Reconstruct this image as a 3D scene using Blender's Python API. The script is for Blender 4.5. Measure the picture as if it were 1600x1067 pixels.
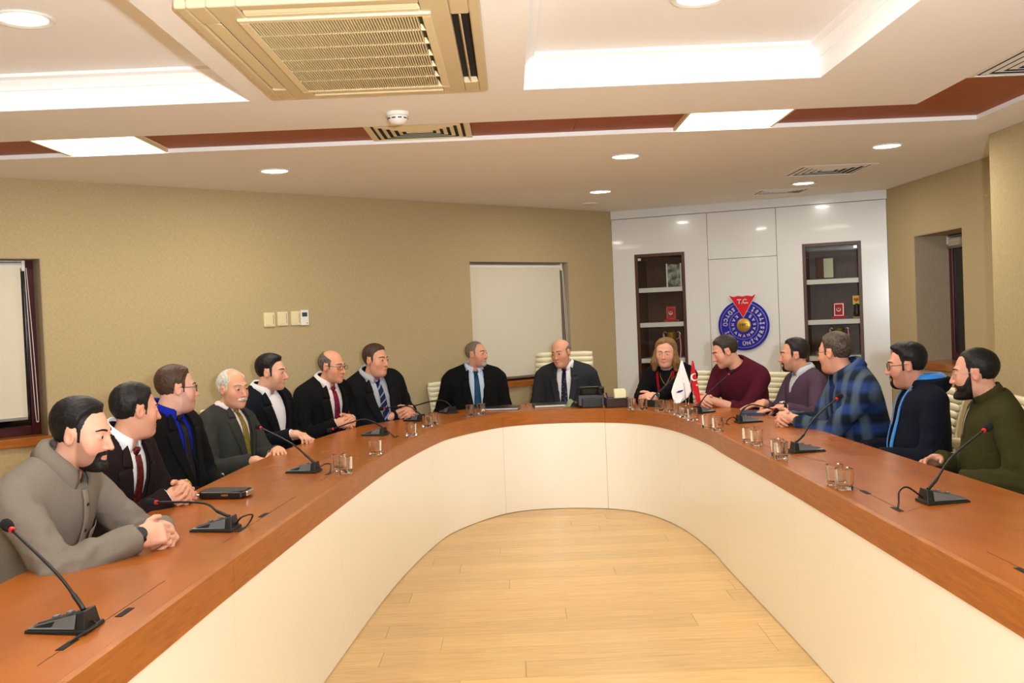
import bpy, math, random
import numpy as np
from mathutils import Matrix, Vector

for o in list(bpy.data.objects):
    bpy.data.objects.remove(o)
scene = bpy.context.scene
COL = scene.collection

# ------------------------------------------------------------------ camera
EYE = Vector((0.0, 0.0, 1.46))
PITCH, ROLL, YAW = 0.0243, 0.0416, -0.0004
def camera_axes():
    f = Vector((-math.sin(YAW)*math.cos(PITCH), math.cos(YAW)*math.cos(PITCH), -math.sin(PITCH)))
    r = Vector((math.cos(YAW), math.sin(YAW), 0.0))
    u = r.cross(f)
    c, s = math.cos(ROLL), math.sin(ROLL)
    return c*r - s*u, s*r + c*u, f
cR, cU, cF = camera_axes()
cam_data = bpy.data.cameras.new('camera')
cam = bpy.data.objects.new('camera', cam_data)
COL.objects.link(cam)
cam_data.sensor_width = 36.0
cam_data.lens = 36.0*1556.0/1600.0
cam_data.clip_start = 0.05
m = Matrix.Identity(4)
for i in range(3):
    m[i][0], m[i][1], m[i][2], m[i][3] = cR[i], cU[i], -cF[i], EYE[i]
cam.matrix_world = m
scene.camera = cam

# ------------------------------------------------------------------ world, exposure
w = bpy.data.worlds.new('world'); scene.world = w
w.use_nodes = True
w.node_tree.nodes['Background'].inputs[0].default_value = (0.9, 0.85, 0.75, 1)
w.node_tree.nodes['Background'].inputs[1].default_value = 0.05
scene.view_settings.view_transform = 'Standard'
scene.view_settings.look = 'None'
scene.view_settings.exposure = 0.27
scene.view_settings.gamma = 1.0
scene.view_settings.use_curve_mapping = False

# ------------------------------------------------------------------ lights
def add_light(name, kind, loc, energy, color, size=0.1, aim=None, spot=None, blend=0.5, shape=None, size_y=None, spread=None):
    d = bpy.data.lights.new(name, kind)
    d.energy = energy; d.color = color
    if kind == 'AREA':
        d.size = size
        if shape: d.shape = shape
        if size_y: d.size_y = size_y
        if spread: d.spread = spread
    else:
        d.shadow_soft_size = size
    if kind == 'SPOT':
        d.spot_size = spot; d.spot_blend = blend
    o = bpy.data.objects.new(name, d); COL.objects.link(o)
    o.location = loc
    if aim is not None:
        o.rotation_euler = (Vector(aim)-Vector(loc)).to_track_quat('-Z', 'Y').to_euler()
    return o
ZC = 2.46                       # underside of the ceiling
WARM = (1.0, 0.94, 0.83)
# the photographer's flash, held beside the camera and bounced off the ceiling
FLASH_W = 760.0
add_light('camera_flash', 'SPOT', (0.27, -0.12, 1.60), FLASH_W, (0.83, 0.915, 1.0), 0.06, (0.20, 0.60, 2.46), math.radians(138), 0.5)
# the downlights of the room (behind the camera as well): one lamp each
DOWNLIGHTS = [(-1.47, 6.40, ZC), (0.777, 6.40, ZC), (2.46, 6.42, ZC), (0.778, 8.19, ZC), (2.444, 8.19, ZC),
              (-1.71, 3.62, ZC+0.15), (0.745, 3.70, ZC+0.15), (-1.76, 2.0, ZC+0.15), (0.72, 2.0, ZC+0.15),
              (-2.6, 0.3, ZC), (-0.5, 0.3, ZC), (1.6, 0.3, ZC), (-2.6, -1.6, ZC), (-0.5, -1.6, ZC), (1.6, -1.6, ZC)]
DOWN_W, PANEL_W = 9.0, 12.0
for (x, y, z) in DOWNLIGHTS:
    add_light('downlight_lamp', 'AREA', (x, y, z-0.012), DOWN_W, WARM, 0.13, (x, y, 0), shape='DISK')
PANELS = [(-2.145, 5.335), (1.225, 5.335)]
for (x, y) in PANELS:
    add_light('panel_lamp', 'AREA', (x, y, ZC+0.010), PANEL_W, (1.0, 0.95, 0.82), 0.46, (x, y, 0))

# ------------------------------------------------------------------ helpers: materials
def lin(c):
    return tuple(((v/255.0)/12.92 if v/255.0 <= 0.04045 else ((v/255.0+0.055)/1.055)**2.4) for v in c)
def mat(name, rgb, rough=0.5, metal=0.0, spec=0.5, coat=0.0, bump=0.0, bscale=60.0, var=0.0, vscale=20.0,
        stretch=(1, 1, 1), trans=0.0, ior=1.45, emit=None, estr=0.0, sheen=0.0, subs=0.0, alpha=1.0, detail=4.0, coat_r=0.05):
    """One procedural material: base colour varied by noise, optional bump; rgb given as sRGB 0-255."""
    m = bpy.data.materials.new(name); m.use_nodes = True
    nt = m.node_tree; b = nt.nodes['Principled BSDF']
    col = (*lin(rgb), 1)
    b.inputs['Base Color'].default_value = col
    b.inputs['Roughness'].default_value = rough
    b.inputs['Metallic'].default_value = metal
    b.inputs['Specular IOR Level'].default_value = spec
    b.inputs['Coat Weight'].default_value = coat
    b.inputs['Coat Roughness'].default_value = coat_r
    b.inputs['Transmission Weight'].default_value = trans
    b.inputs['IOR'].default_value = ior
    b.inputs['Sheen Weight'].default_value = sheen
    b.inputs['Alpha'].default_value = alpha
    if subs:
        b.inputs['Subsurface Weight'].default_value = subs
        b.inputs['Subsurface Radius'].default_value = (0.010, 0.004, 0.002)
        b.inputs['Subsurface Scale'].default_value = 0.6
    if emit is not None:
        b.inputs['Emission Color'].default_value = (*lin(emit), 1)
        b.inputs['Emission Strength'].default_value = estr
    if var or bump:
        tc = nt.nodes.new('ShaderNodeTexCoord'); mp = nt.nodes.new('ShaderNodeMapping')
        mp.inputs['Scale'].default_value = stretch
        nt.links.new(tc.outputs['Object'], mp.inputs['Vector'])
        if var:
            n = nt.nodes.new('ShaderNodeTexNoise'); n.inputs['Scale'].default_value = vscale; n.inputs['Detail'].default_value = detail
            nt.links.new(mp.outputs[0], n.inputs['Vector'])
            r = nt.nodes.new('ShaderNodeValToRGB')
            r.color_ramp.elements[0].position = 0.3; r.color_ramp.elements[1].position = 0.7
            r.color_ramp.elements[0].color = (*[c*(1-var) for c in col[:3]], 1)
            r.color_ramp.elements[1].color = (*[min(1, c*(1+var)) for c in col[:3]], 1)
            nt.links.new(n.outputs['Fac'], r.inputs[0]); nt.links.new(r.outputs[0], b.inputs['Base Color'])
        if bump:
            n2 = nt.nodes.new('ShaderNodeTexNoise'); n2.inputs['Scale'].default_value = bscale; n2.inputs['Detail'].default_value = 3
            nt.links.new(mp.outputs[0], n2.inputs['Vector'])
            bp = nt.nodes.new('ShaderNodeBump'); bp.inputs['Strength'].default_value = bump; bp.inputs['Distance'].default_value = 0.002
            nt.links.new(n2.outputs['Fac'], bp.inputs['Height']); nt.links.new(bp.outputs[0], b.inputs['Normal'])
    return m
def nodes_of(m):
    return m.node_tree.nodes, m.node_tree.links, m.node_tree.nodes['Principled BSDF']

# ------------------------------------------------------------------ helpers: meshes
class MB:
    def __init__(s): s.v = []; s.f = []
    def add(s, verts, faces, M=None):
        b = len(s.v)
        s.v.extend([tuple(M @ Vector(v)) for v in verts] if M is not None else [tuple(v) for v in verts])
        s.f.extend([tuple(b+i for i in f) for f in faces]); return s
    def box(s, c, d, M=None, rz=0.0):
        x, y, z = d[0]/2, d[1]/2, d[2]/2
        vs = [(sx*x, sy*y, sz*z) for sz in (-1, 1) for sx, sy in ((-1, -1), (1, -1), (1, 1), (-1, 1))]
        ca, sa = math.cos(rz), math.sin(rz)
        vs = [(c[0]+a*ca-b_*sa, c[1]+a*sa+b_*ca, c[2]+g) for a, b_, g in vs]
        return s.add(vs, [(3, 2, 1, 0), (4, 5, 6, 7), (0, 1, 5, 4), (1, 2, 6, 5), (2, 3, 7, 6), (3, 0, 4, 7)], M)
    def box2(s, lo, hi, M=None):
        return s.box([(a+b)/2 for a, b in zip(lo, hi)], [b-a for a, b in zip(lo, hi)], M)
    def prism(s, poly, z0, z1, M=None):
        n = len(poly)
        vs = [(p[0], p[1], z0) for p in poly]+[(p[0], p[1], z1) for p in poly]
        fs = [tuple(range(n-1, -1, -1)), tuple(range(n, 2*n))]+[(i, (i+1) % n, n+(i+1) % n, n+i) for i in range(n)]
        return s.add(vs, fs, M)
    def lathe(s, prof, n=24, M=None, cap=True):
        vs, fs = [], []
        for r, z in prof:
            for k in range(n):
                a = 2*math.pi*k/n; vs.append((r*math.cos(a), r*math.sin(a), z))
        for i in range(len(prof)-1):
            for k in range(n):
                k2 = (k+1) % n; fs.append((i*n+k, i*n+k2, (i+1)*n+k2, (i+1)*n+k))
        if cap:
            fs.append(tuple(range(n-1, -1, -1))); fs.append(tuple((len(prof)-1)*n+k for k in range(n)))
        return s.add(vs, fs, M)
    def tube(s, path, r, n=8, M=None, closed=False):
        P = [Vector(p) for p in path]; L = len(P)
        rr = r if isinstance(r, (list, tuple)) else [r]*L
        vs, fs = [], []; up = None
        for i, p in enumerate(P):
            t = (P[(i+1) % L]-P[i-1]) if closed else (P[min(i+1, L-1)]-P[max(i-1, 0)])
            t.normalize()
            if up is None:
                up = Vector((0, 0, 1)) if abs(t.z) < 0.9 else Vector((1, 0, 0))
            a = t.cross(up); a.normalize(); b = a.cross(t); up = b
            for k in range(n):
                q = 2*math.pi*k/n; vs.append(tuple(p+(a*math.cos(q)+b*math.sin(q))*rr[i]))
        for i in range(L if closed else L-1):
            j = (i+1) % L
            for k in range(n):
                k2 = (k+1) % n; fs.append((i*n+k, j*n+k, j*n+k2, i*n+k2))
        if not closed:
            fs.append(tuple(range(n))); fs.append(tuple((L-1)*n+k for k in range(n-1, -1, -1)))
        return s.add(vs, fs, M)
    def grid(s, rows, M=None):
        b = [p for r in rows for p in r]; w_ = len(rows[0])
        fs = [(i*w_+j, i*w_+j+1, (i+1)*w_+j+1, (i+1)*w_+j) for i in range(len(rows)-1) for j in range(w_-1)]
        return s.add(b, fs, M)
    def mesh(s, name):
        me = bpy.data.meshes.new(name); me.from_pydata(s.v, [], s.f); me.update(); return me
    def build(s, name, material, parent=None, smooth=False, bevel=0.0, seg=2, solid=0.0, angle=None):
        return obj(name, s.mesh(name), material, parent, smooth, bevel, seg, solid, angle)
def obj(name, me, material, parent=None, smooth=False, bevel=0.0, seg=2, solid=0.0, angle=None):
    o = bpy.data.objects.new(name, me); COL.objects.link(o)
    if material is not None and not me.materials: me.materials.append(material)
    if parent is not None: o.parent = parent
    if smooth or angle:
        for p in me.polygons: p.use_smooth = True
    if angle:
        try: me.set_sharp_from_angle(angle=math.radians(angle))
        except Exception: pass
    if solid:
        md = o.modifiers.new('thickness', 'SOLIDIFY'); md.thickness = solid; md.offset = 0
    if bevel:
        md = o.modifiers.new('edge', 'BEVEL'); md.width = bevel; md.segments = seg; md.limit_method = 'ANGLE'
    return o
def empty(name, loc=(0, 0, 0), rz=0.0, parent=None):
    o = bpy.data.objects.new(name, None); COL.objects.link(o); o.empty_display_size = 0.05
    o.location = loc; o.rotation_euler = (0, 0, rz)
    if parent is not None: o.parent = parent
    return o
def tag(o, label=None, cat=None, group=None, kind=None):
    if label: o['label'] = label
    if cat: o['category'] = cat
    if group: o['group'] = group
    if kind: o['kind'] = kind
    return o
def copy_tree(o, parent=None):
    c = o.copy(); COL.objects.link(c); c.parent = parent
    for ch in o.children:
        copy_tree(ch, c)
    return c
def rounded(w_, h_, r, n=5):
    pts = []
    for cx, cy, a0 in ((w_/2-r, h_/2-r, 0), (-w_/2+r, h_/2-r, 90), (-w_/2+r, -h_/2+r, 180), (w_/2-r, -h_/2+r, 270)):
        for k in range(n+1):
            a = math.radians(a0+90*k/n); pts.append((cx+r*math.cos(a), cy+r*math.sin(a)))
    return pts
def catmull(pts, n=8):
    out = []
    P = [Vector(p) for p in pts]
    for i in range(len(P)-1):
        p0, p1, p2, p3 = P[max(i-1, 0)], P[i], P[i+1], P[min(i+2, len(P)-1)]
        for k in range(n):
            t = k/n
            out.append(0.5*((2*p1)+(p2-p0)*t+(2*p0-5*p1+4*p2-p3)*t*t+(3*p1-p0-3*p2+p3)*t**3))
    out.append(P[-1]); return out
# ------------------------------------------------------------------ materials of the room
def weave_mat(name, rgb, scale=420.0, amt=0.10, bump=0.25):
    """Woven wall covering: crossing horizontal and vertical slubs."""
    m = mat(name, rgb, 0.9, spec=0.2); N, L, b = nodes_of(m)
    tc = N.new('ShaderNodeTexCoord')
    facs = []
    for st in ((0.12, 0.12, 1.0), (1.0, 1.0, 0.10)):
        mp = N.new('ShaderNodeMapping'); mp.inputs['Scale'].default_value = st; L.new(tc.outputs['Object'], mp.inputs[0])
        n = N.new('ShaderNodeTexNoise'); n.inputs['Scale'].default_value = scale; n.inputs['Detail'].default_value = 3; n.inputs['Roughness'].default_value = 0.7
        L.new(mp.outputs[0], n.inputs['Vector']); facs.append(n)
    ad = N.new('ShaderNodeMath'); ad.operation = 'ADD'; L.new(facs[0].outputs['Fac'], ad.inputs[0]); L.new(facs[1].outputs['Fac'], ad.inputs[1])
    r = N.new('ShaderNodeValToRGB'); c = lin(rgb)
    mu = N.new('ShaderNodeMath'); mu.operation = 'MULTIPLY'; mu.inputs[1].default_value = 0.5; L.new(ad.outputs[0], mu.inputs[0])
    r.color_ramp.elements[0].position = 0.36; r.color_ramp.elements[1].position = 0.64
    r.color_ramp.elements[0].color = (*[v*(1-amt*2.2) for v in c], 1); r.color_ramp.elements[1].color = (*[v*(1+amt*1.6) for v in c], 1)
    L.new(mu.outputs[0], r.inputs[0]); L.new(r.outputs[0], b.inputs['Base Color'])
    bp = N.new('ShaderNodeBump'); bp.inputs['Strength'].default_value = bump; bp.inputs['Distance'].default_value = 0.002
    L.new(mu.outputs[0], bp.inputs['Height']); L.new(bp.outputs[0], b.inputs['Normal'])
    return m
def wood_mat(name, dark, light, rough=0.3, coat=0.0, scale=6.0, stretch=(1, 12, 12), rand=0.0, bump=0.02, spec=0.5, coat_r=0.05, detail=8.0, dist=0.6):
    m = mat(name, light, rough, coat=coat, spec=spec, coat_r=coat_r); N, L, b = nodes_of(m)
    tc = N.new('ShaderNodeTexCoord'); mp = N.new('ShaderNodeMapping'); mp.inputs['Scale'].default_value = stretch
    L.new(tc.outputs['Object'], mp.inputs[0])
    vec = mp.outputs[0]
    if rand:
        oi = N.new('ShaderNodeObjectInfo'); va = N.new('ShaderNodeVectorMath'); va.operation = 'ADD'
        sc = N.new('ShaderNodeMath'); sc.operation = 'MULTIPLY'; sc.inputs[1].default_value = 37.0
        L.new(oi.outputs['Random'], sc.inputs[0]); L.new(mp.outputs[0], va.inputs[0]); L.new(sc.outputs[0], va.inputs[1]); vec = va.outputs[0]
    n1 = N.new('ShaderNodeTexNoise'); n1.inputs['Scale'].default_value = scale; n1.inputs['Detail'].default_value = detail; n1.inputs['Roughness'].default_value = 0.55; n1.inputs['Distortion'].default_value = dist
    L.new(vec, n1.inputs['Vector'])
    r = N.new('ShaderNodeValToRGB'); r.color_ramp.elements[0].position = 0.32; r.color_ramp.elements[1].position = 0.68
    r.color_ramp.elements[0].color = (*lin(dark), 1); r.color_ramp.elements[1].color = (*lin(light), 1)
    L.new(n1.outputs['Fac'], r.inputs[0]); out = r.outputs[0]
    if rand:
        hs = N.new('ShaderNodeHueSaturation'); mr = N.new('ShaderNodeMapRange')
        mr.inputs[3].default_value = 1-rand; mr.inputs[4].default_value = 1+rand
        L.new(oi.outputs['Random'], mr.inputs[0]); L.new(mr.outputs[0], hs.inputs['Value']); L.new(out, hs.inputs['Color']); out = hs.outputs[0]
    L.new(out, b.inputs['Base Color'])
    if bump:
        bp = N.new('ShaderNodeBump'); bp.inputs['Strength'].default_value = bump; bp.inputs['Distance'].default_value = 0.002
        L.new(n1.outputs['Fac'], bp.inputs['Height']); L.new(bp.outputs[0], b.inputs['Normal'])
    return m
def pane_mat(name, tint=(1, 1, 1), rough=0.0, base=0.05, power=5.0):
    """Thin clear sheet: lets light through and mirrors at grazing angles."""
    m = bpy.data.materials.new(name); m.use_nodes = True; N = m.node_tree.nodes; L = m.node_tree.links
    N.remove(N['Principled BSDF'])
    t = N.new('ShaderNodeBsdfTransparent'); t.inputs[0].default_value = (*tint, 1)
    g = N.new('ShaderNodeBsdfGlossy'); g.inputs['Roughness'].default_value = rough
    lw = N.new('ShaderNodeLayerWeight'); lw.inputs[0].default_value = 0.5; pw = N.new('ShaderNodeMath'); pw.operation = 'POWER'; pw.inputs[1].default_value = power
    L.new(lw.outputs['Facing'], pw.inputs[0]); fr = N.new('ShaderNodeMapRange'); fr.inputs[3].default_value = base; fr.inputs[4].default_value = 0.95; L.new(pw.outputs[0], fr.inputs[0])
    mx = N.new('ShaderNodeMixShader'); L.new(fr.outputs[0], mx.inputs[0]); L.new(t.outputs[0], mx.inputs[1]); L.new(g.outputs[0], mx.inputs[2])
    L.new(mx.outputs[0], N['Material Output'].inputs[0]); return m
M = {}
M['wallpaper'] = weave_mat('woven_wallpaper', (180, 161, 122))
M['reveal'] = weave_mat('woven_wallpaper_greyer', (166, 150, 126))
M['ceiling'] = mat('ceiling_paint', (240, 238, 235), 0.85, spec=0.2)
M['oak'] = wood_mat('oak_plank', (200, 163, 106), (220, 185, 126), 0.34, coat=0.15, scale=5.0, stretch=(1.0, 14, 14), rand=0.07, bump=0.015, coat_r=0.15)
M['oak_base'] = wood_mat('oak_floor', (205, 164, 104), (228, 190, 130), 0.4, scale=5.0, stretch=(1.0, 14, 14))
M['table_wood'] = wood_mat('table_veneer', (149, 81, 27), (163, 91, 33), 0.27, spec=.34, coat=0.0, scale=2.2, stretch=(3, .9, 3), bump=0.0, detail=2.0, dist=0.0)
M['table_edge'] = wood_mat('table_edge_veneer', (148, 84, 32), (170, 102, 42), 0.4, spec=.3, coat=0.0, scale=4.0, stretch=(2, 2, 22), bump=0.01, coat_r=0.2)
M['strip_wood'] = wood_mat('ceiling_strip_veneer', (138, 68, 26), (160, 84, 34), 0.5, coat=0.0, spec=.25, scale=4.0, stretch=(1.5, 12, 12))
M['sill_wood'] = wood_mat('sill_veneer', (140, 78, 26), (170, 98, 36), 0.3, coat=0.4, scale=4.0, stretch=(1.5, 12, 12))
M['cabinet_wood'] = wood_mat('cabinet_veneer', (58, 26, 10), (80, 38, 15), 0.4, scale=4.0, stretch=(8, 8, 1.2))
M['white_gloss'] = mat('white_gloss_panel', (216, 215, 211), 0.2, coat=0.3)
M['white_lam'] = mat('white_laminate', (246, 241, 229), 0.28, coat=0.15)
M['maroon'] = mat('maroon_frame', (66, 14, 20), 0.35)
M['blind'] = mat('blind_fabric', (212, 204, 184), 0.85, bump=0.1, bscale=400)
M['plastic_white'] = mat('white_plastic', (226, 222, 212), 0.4)
M['plastic_cream'] = mat('cream_plastic', (222, 206, 164), 0.42)
M['plastic_tan'] = mat('aged_cream_plastic', (206, 188, 148), 0.42)
M['chrome'] = mat('chrome', (210, 210, 212), 0.12, metal=1.0)
M['alu'] = mat('brushed_aluminium', (180, 182, 184), 0.35, metal=1.0)
M['black'] = mat('black_plastic', (18, 18, 19), 0.4)
M['dark'] = mat('dark_void', (10, 9, 9), 0.8)
M['pane'] = pane_mat('thin_glass', (.92, .93, .92), 0.0, 0.022)
M['shadow_gap'] = mat('dark_joint', (60, 50, 40), 0.8)

# ------------------------------------------------------------------ frames of the walls
def frame(A, B):
    A = Vector((A[0], A[1], 0)); B = Vector((B[0], B[1], 0)); u = (B-A).normalized(); n = Vector((-u.y, u.x, 0))   # local y = into the wall
    F = Matrix.Identity(4)
    for i in range(3): F[i][0], F[i][1], F[i][2], F[i][3] = u[i], n[i], (0, 0, 1)[i], A[i]
    return F
FL = frame((-3.17, 6.20), (1.03, 9.86))         # oblique window wall on the left
FW = frame((1.03, 9.86), (3.40, 8.93))          # white panelled wall
FR = frame((3.40, 8.93), (3.46, 6.14))          # right wall with its window niche
def struct(o, label=None):
    o['kind'] = 'structure'
    if label: o['label'] = label
    return o
def wall_with_holes(name, F, s0, s1, z1, holes, thick, material):
    mb = MB(); xs = s0
    for (a, b, za, zb) in sorted(holes):
        mb.box2((xs, 0, 0), (a, thick, z1))
        mb.box2((a, 0, 0), (b, thick, za)); mb.box2((a, 0, zb), (b, thick, z1)); xs = b
    mb.box2((xs, 0, 0), (s1, thick, z1))
    o = mb.build(name, material); o.matrix_world = F; return struct(o)
WL = wall_with_holes('wall_left', FL, -1.9, 5.57, ZC+0.02, [(-1.05, 0.252, 0.80, 1.963), (3.754, 4.955, 0.86, 1.962)], 0.30, M['wallpaper'])
tag(WL, 'oblique wall on the left covered in beige woven wallpaper')
WR = wall_with_holes('wall_right', FR, 0.0, 2.79, ZC+0.02, [(0.55, 1.40, 0.93, 2.0)], 0.34, M['wallpaper'])
tag(WR, 'short beige wallpapered wall right of the white cabinets')
def slab(name, lo, hi, material, label=None):
    return struct(MB().box2(lo, hi).build(name, material), label)
slab('wall_pillar', (2.98, -3.0, 0), (3.3, 6.14, ZC+0.02), M['wallpaper'], 'projecting wallpapered wall at the right edge of the picture')
slab('wall_step', (3.3, 6.04, 0), (3.8, 6.14, ZC+0.02), M['wallpaper'])
slab('wall_side', (-4.75, -3.0, 0), (-4.6, 5.0, ZC+0.02), M['wallpaper'])
slab('wall_rear', (-4.75, -3.15, 0), (3.3, -3.0, ZC+0.02), M['wallpaper'])
fl = struct(MB().box2((-5, -3.2, -0.1), (4.2, 10.6, -0.012)).build('floor', M['oak_base']), 'pale oak plank floor inside the horseshoe table')
# planks one by one where the floor shows
random.seed(4)
PW = 0.19
plank_meshes = {}
for r in range(35):
    y0 = 1.15+r*PW; x = -1.75-random.random()*0.9
    while x < 1.6:
        ln = random.choice((1.2, 1.45, 1.7, 1.95))
        key = ln
        if key not in plank_meshes:
            plank_meshes[key] = MB().box2((0.0008, 0.0008, -0.012), (ln-0.0008, PW-0.0008, 0.0)).mesh('plank')
        if x+ln > -1.25 and x < 1.45:
            o = obj('plank', plank_meshes[key], M['oak'], fl); o.location = (x, y0, 0)
        x += ln

# ------------------------------------------------------------------ ceiling
def ceiling_piece(lo, hi, mb): mb.box2((lo[0], lo[1], ZC), (hi[0], hi[1], ZC+0.32))
cb = MB()
# ring outside the timber strip
ceiling_piece((-5.0, 5.61), (4.2, 10.8), cb)
ceiling_piece((2.67, -3.2), (4.2, 5.61), cb)
ceiling_piece((-5.0, -3.2), (-3.67, 5.61), cb)
# the field inside the strip, with two coffers
XA, XB, XC_, XD = -2.42, -1.11, 0.10, 1.41
ceiling_piece((-3.11, 4.42), (2.115, 5.105), cb)
ceiling_piece((-3.11, -3.2), (XA, 4.42), cb)
ceiling_piece((XB, -3.2), (XC_, 4.42), cb)
ceiling_piece((XD, -3.2), (2.115, 4.42), cb)
ceiling_piece((XA, -3.2), (XB, 1.35), cb)
ceiling_piece((XC_, -3.2), (XD, 1.35), cb)
# floors of coffers and strip recess
cb.box2((-5.0, -3.2, ZC+0.32), (4.2, 10.8, ZC+0.36))
CE = struct(cb.build('ceiling', M['ceiling']), 'white plasterboard ceiling with two sunken coffers')
for (xa, xb) in ((XA, XB), (XC_, XD)):
    c = MB().box2((xa, 1.35, ZC+0.15), (xb, 4.42, ZC+0.17)).build('coffer_panel', M['ceiling'], CE)
    # crown moulding round the coffer: stepped profile swept round the rectangle
    prof = [(0.0, 0.085), (0.008, 0.088), (0.010, 0.104), (0.030, 0.128), (0.052, 0.136), (0.054, 0.150)]
    mb = MB(); rings = []
    for d, h in prof:
        rings.append([(xa+d, 1.35+d, ZC+h), (xb-d, 1.35+d, ZC+h), (xb-d, 4.42-d, ZC+h), (xa+d, 4.42-d, ZC+h)])
    for a, b in zip(rings[:-1], rings[1:]):
        for i in range(4): mb.add([a[i], a[(i+1) % 4], b[(i+1) % 4], b[i]], [(0, 1, 2, 3)])
    mb.build('crown_moulding', M['ceiling'], CE)
# timber strip panels (recessed three centimetres), light boxes and vents between them
ZS = ZC+0.02
def strip_panel(x0, x1, y0, y1):
    return MB().box2((x0+0.001, y0, ZS), (x1-0.001, y1, ZS+0.02)).build('timber_panel', M['strip_wood'], CE)
for x0, x1 in ((-3.67, -2.42), (-1.87, -0.72), (-0.17, 0.39), (0.39, 0.96), (1.49, 2.06), (2.06, 2.67)):
    strip_panel(x0, x1, 5.105, 5.61)
for y0, y1 in ((4.60, 5.105), (3.0, 4.03), (1.7, 3.0), (0.2, 1.7), (-1.4, 0.2)):
    o = MB().box2((2.115, y0+0.001, ZS), (2.67, y1-0.001, ZS+0.02)).build('timber_panel', M['strip_wood'], CE)
for y0, y1 in ((3.6, 5.105), (2.0, 3.6), (0.2, 2.0), (-1.4, 0.2)):
    MB().box2((-3.67, y0+0.001, ZS), (-3.11, y1-0.001, ZS+0.02)).build('timber_panel', M['strip_wood'], CE)
MB().box2((-3.67, 5.585, ZC-0.004), (2.67, 5.612, ZC+0.02)).build('strip_lip', M['ceiling'], CE)
MB().box2((2.645, -1.4, ZC-0.004), (2.672, 5.585, ZC+0.02)).build('strip_lip', M['ceiling'], CE)

# ------------------------------------------------------------------ windows with roller blinds
def window(n, F, a, b, z0, z1, depth, label, sill=True):
    w_ = empty('window_%d' % n); w_.matrix_world = F; struct(w_, label)
    mb = MB()                                        # linings of the niche
    mb.box2((a-0.001, 0.002, z0), (a+0.006, depth, z1)); mb.box2((b-0.006, 0.002, z0), (b+0.001, depth, z1)); mb.box2((a, 0.002, z1-0.006), (b, depth, z1+0.001))
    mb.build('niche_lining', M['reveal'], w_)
    fr = MB()
    for q in ((a, z0, a+0.06, z1), (b-0.06, z0, b, z1), (a+0.06, z0, b-0.06, z0+0.06), (a+0.06, z1-0.06, b-0.06, z1)):
        fr.box2((q[0], depth-0.05, q[1]), (q[2], depth, q[3]))
    fr.build('window_frame', M['maroon'], w_, bevel=0.004)
    MB().box2((a+0.06, depth-0.03, z0+0.06), (b-0.06, depth-0.024, z1-0.06)).build('window_pane', M['night'], w_)
    if sill:
        MB().box2((a-0.0, -0.03, z0-0.055), (b+0.01, depth-0.05, z0)).build('window_sill', M['sill_wood'], w_, bevel=0.004)
    return w_
M['night'] = mat('night_glass', (14, 16, 20), 0.05, coat=0.5)
window(1, FL, -1.05, 0.252, 0.83, 1.963, 0.20, 'left window niche with maroon frame and timber sill')
window(2, FL, 3.754, 4.955, 0.885, 1.962, 0.20, 'window niche behind the two men at the head of the table')
window(3, FR, 0.55, 1.40, 0.95, 2.0, 0.34, 'narrow deep window niche in the right wall')
def blind(F, a, b, z0, z1, y, label, chain_side=1, chain_low=1.0):
    r = empty('roller_blind'); r.matrix_world = F; tag(r, label, 'roller blind', 'roller blinds')
    MB().box2((a, y, z0), (b, y+0.0015, z1-0.03)).build('blind_fabric', M['blind'], r)
    MB().tube([(a-0.01, y+0.018, z1-0.035), (b+0.012, y+0.018, z1-0.035)], 0.021, 14).build('roller_tube', M['plastic_white'], r, smooth=True, angle=40)
    MB().box2((a-0.012, y-0.004, z1-0.012), (b+0.03, y+0.03, z1-0.002)).build('head_rail', M['alu'], r)
    for x in (a-0.012, b+0.012):
        MB().box2((x-0.004, y-0.008, z1-0.07), (x+0.016, y+0.045, z1-0.002)).build('bracket', M['plastic_white'], r, bevel=0.003)
    MB().box2((a, y-0.004, z0-0.022), (b, y+0.007, z0)).build('bottom_bar', M['alu'], r, bevel=0.002)
    cx = b+0.024
    pts = catmull([(cx, y-0.008, z1-0.05), (cx+0.008, y-0.012, (z1+chain_low)/2), (cx+0.018, y-0.02, chain_low+0.05), (cx+0.026, y-0.024, chain_low),
                   (cx+0.034, y-0.02, chain_low+0.05), (cx+0.026, y-0.012, (z1+chain_low)/2), (cx+0.012, y+0.0, z1-0.05)], 6)
    MB().tube(pts, 0.0024, 6).build('pull_chain', M['plastic_white'], r, smooth=True)
    return r
blind(FL, -1.0, 0.155, 0.955, 1.955, 0.10, 'lowered cream roller blind in the left window niche', chain_low=0.92)
blind(FL, 3.79, 4.893, 0.925, 1.955, 0.055, 'lowered cream roller blind behind the two men at the head of the table', chain_low=1.15)
blind(FR, 0.62, 1.345, 1.90, 1.985, 0.255, 'roller blind up in the right window niche', chain_low=1.3)

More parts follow.
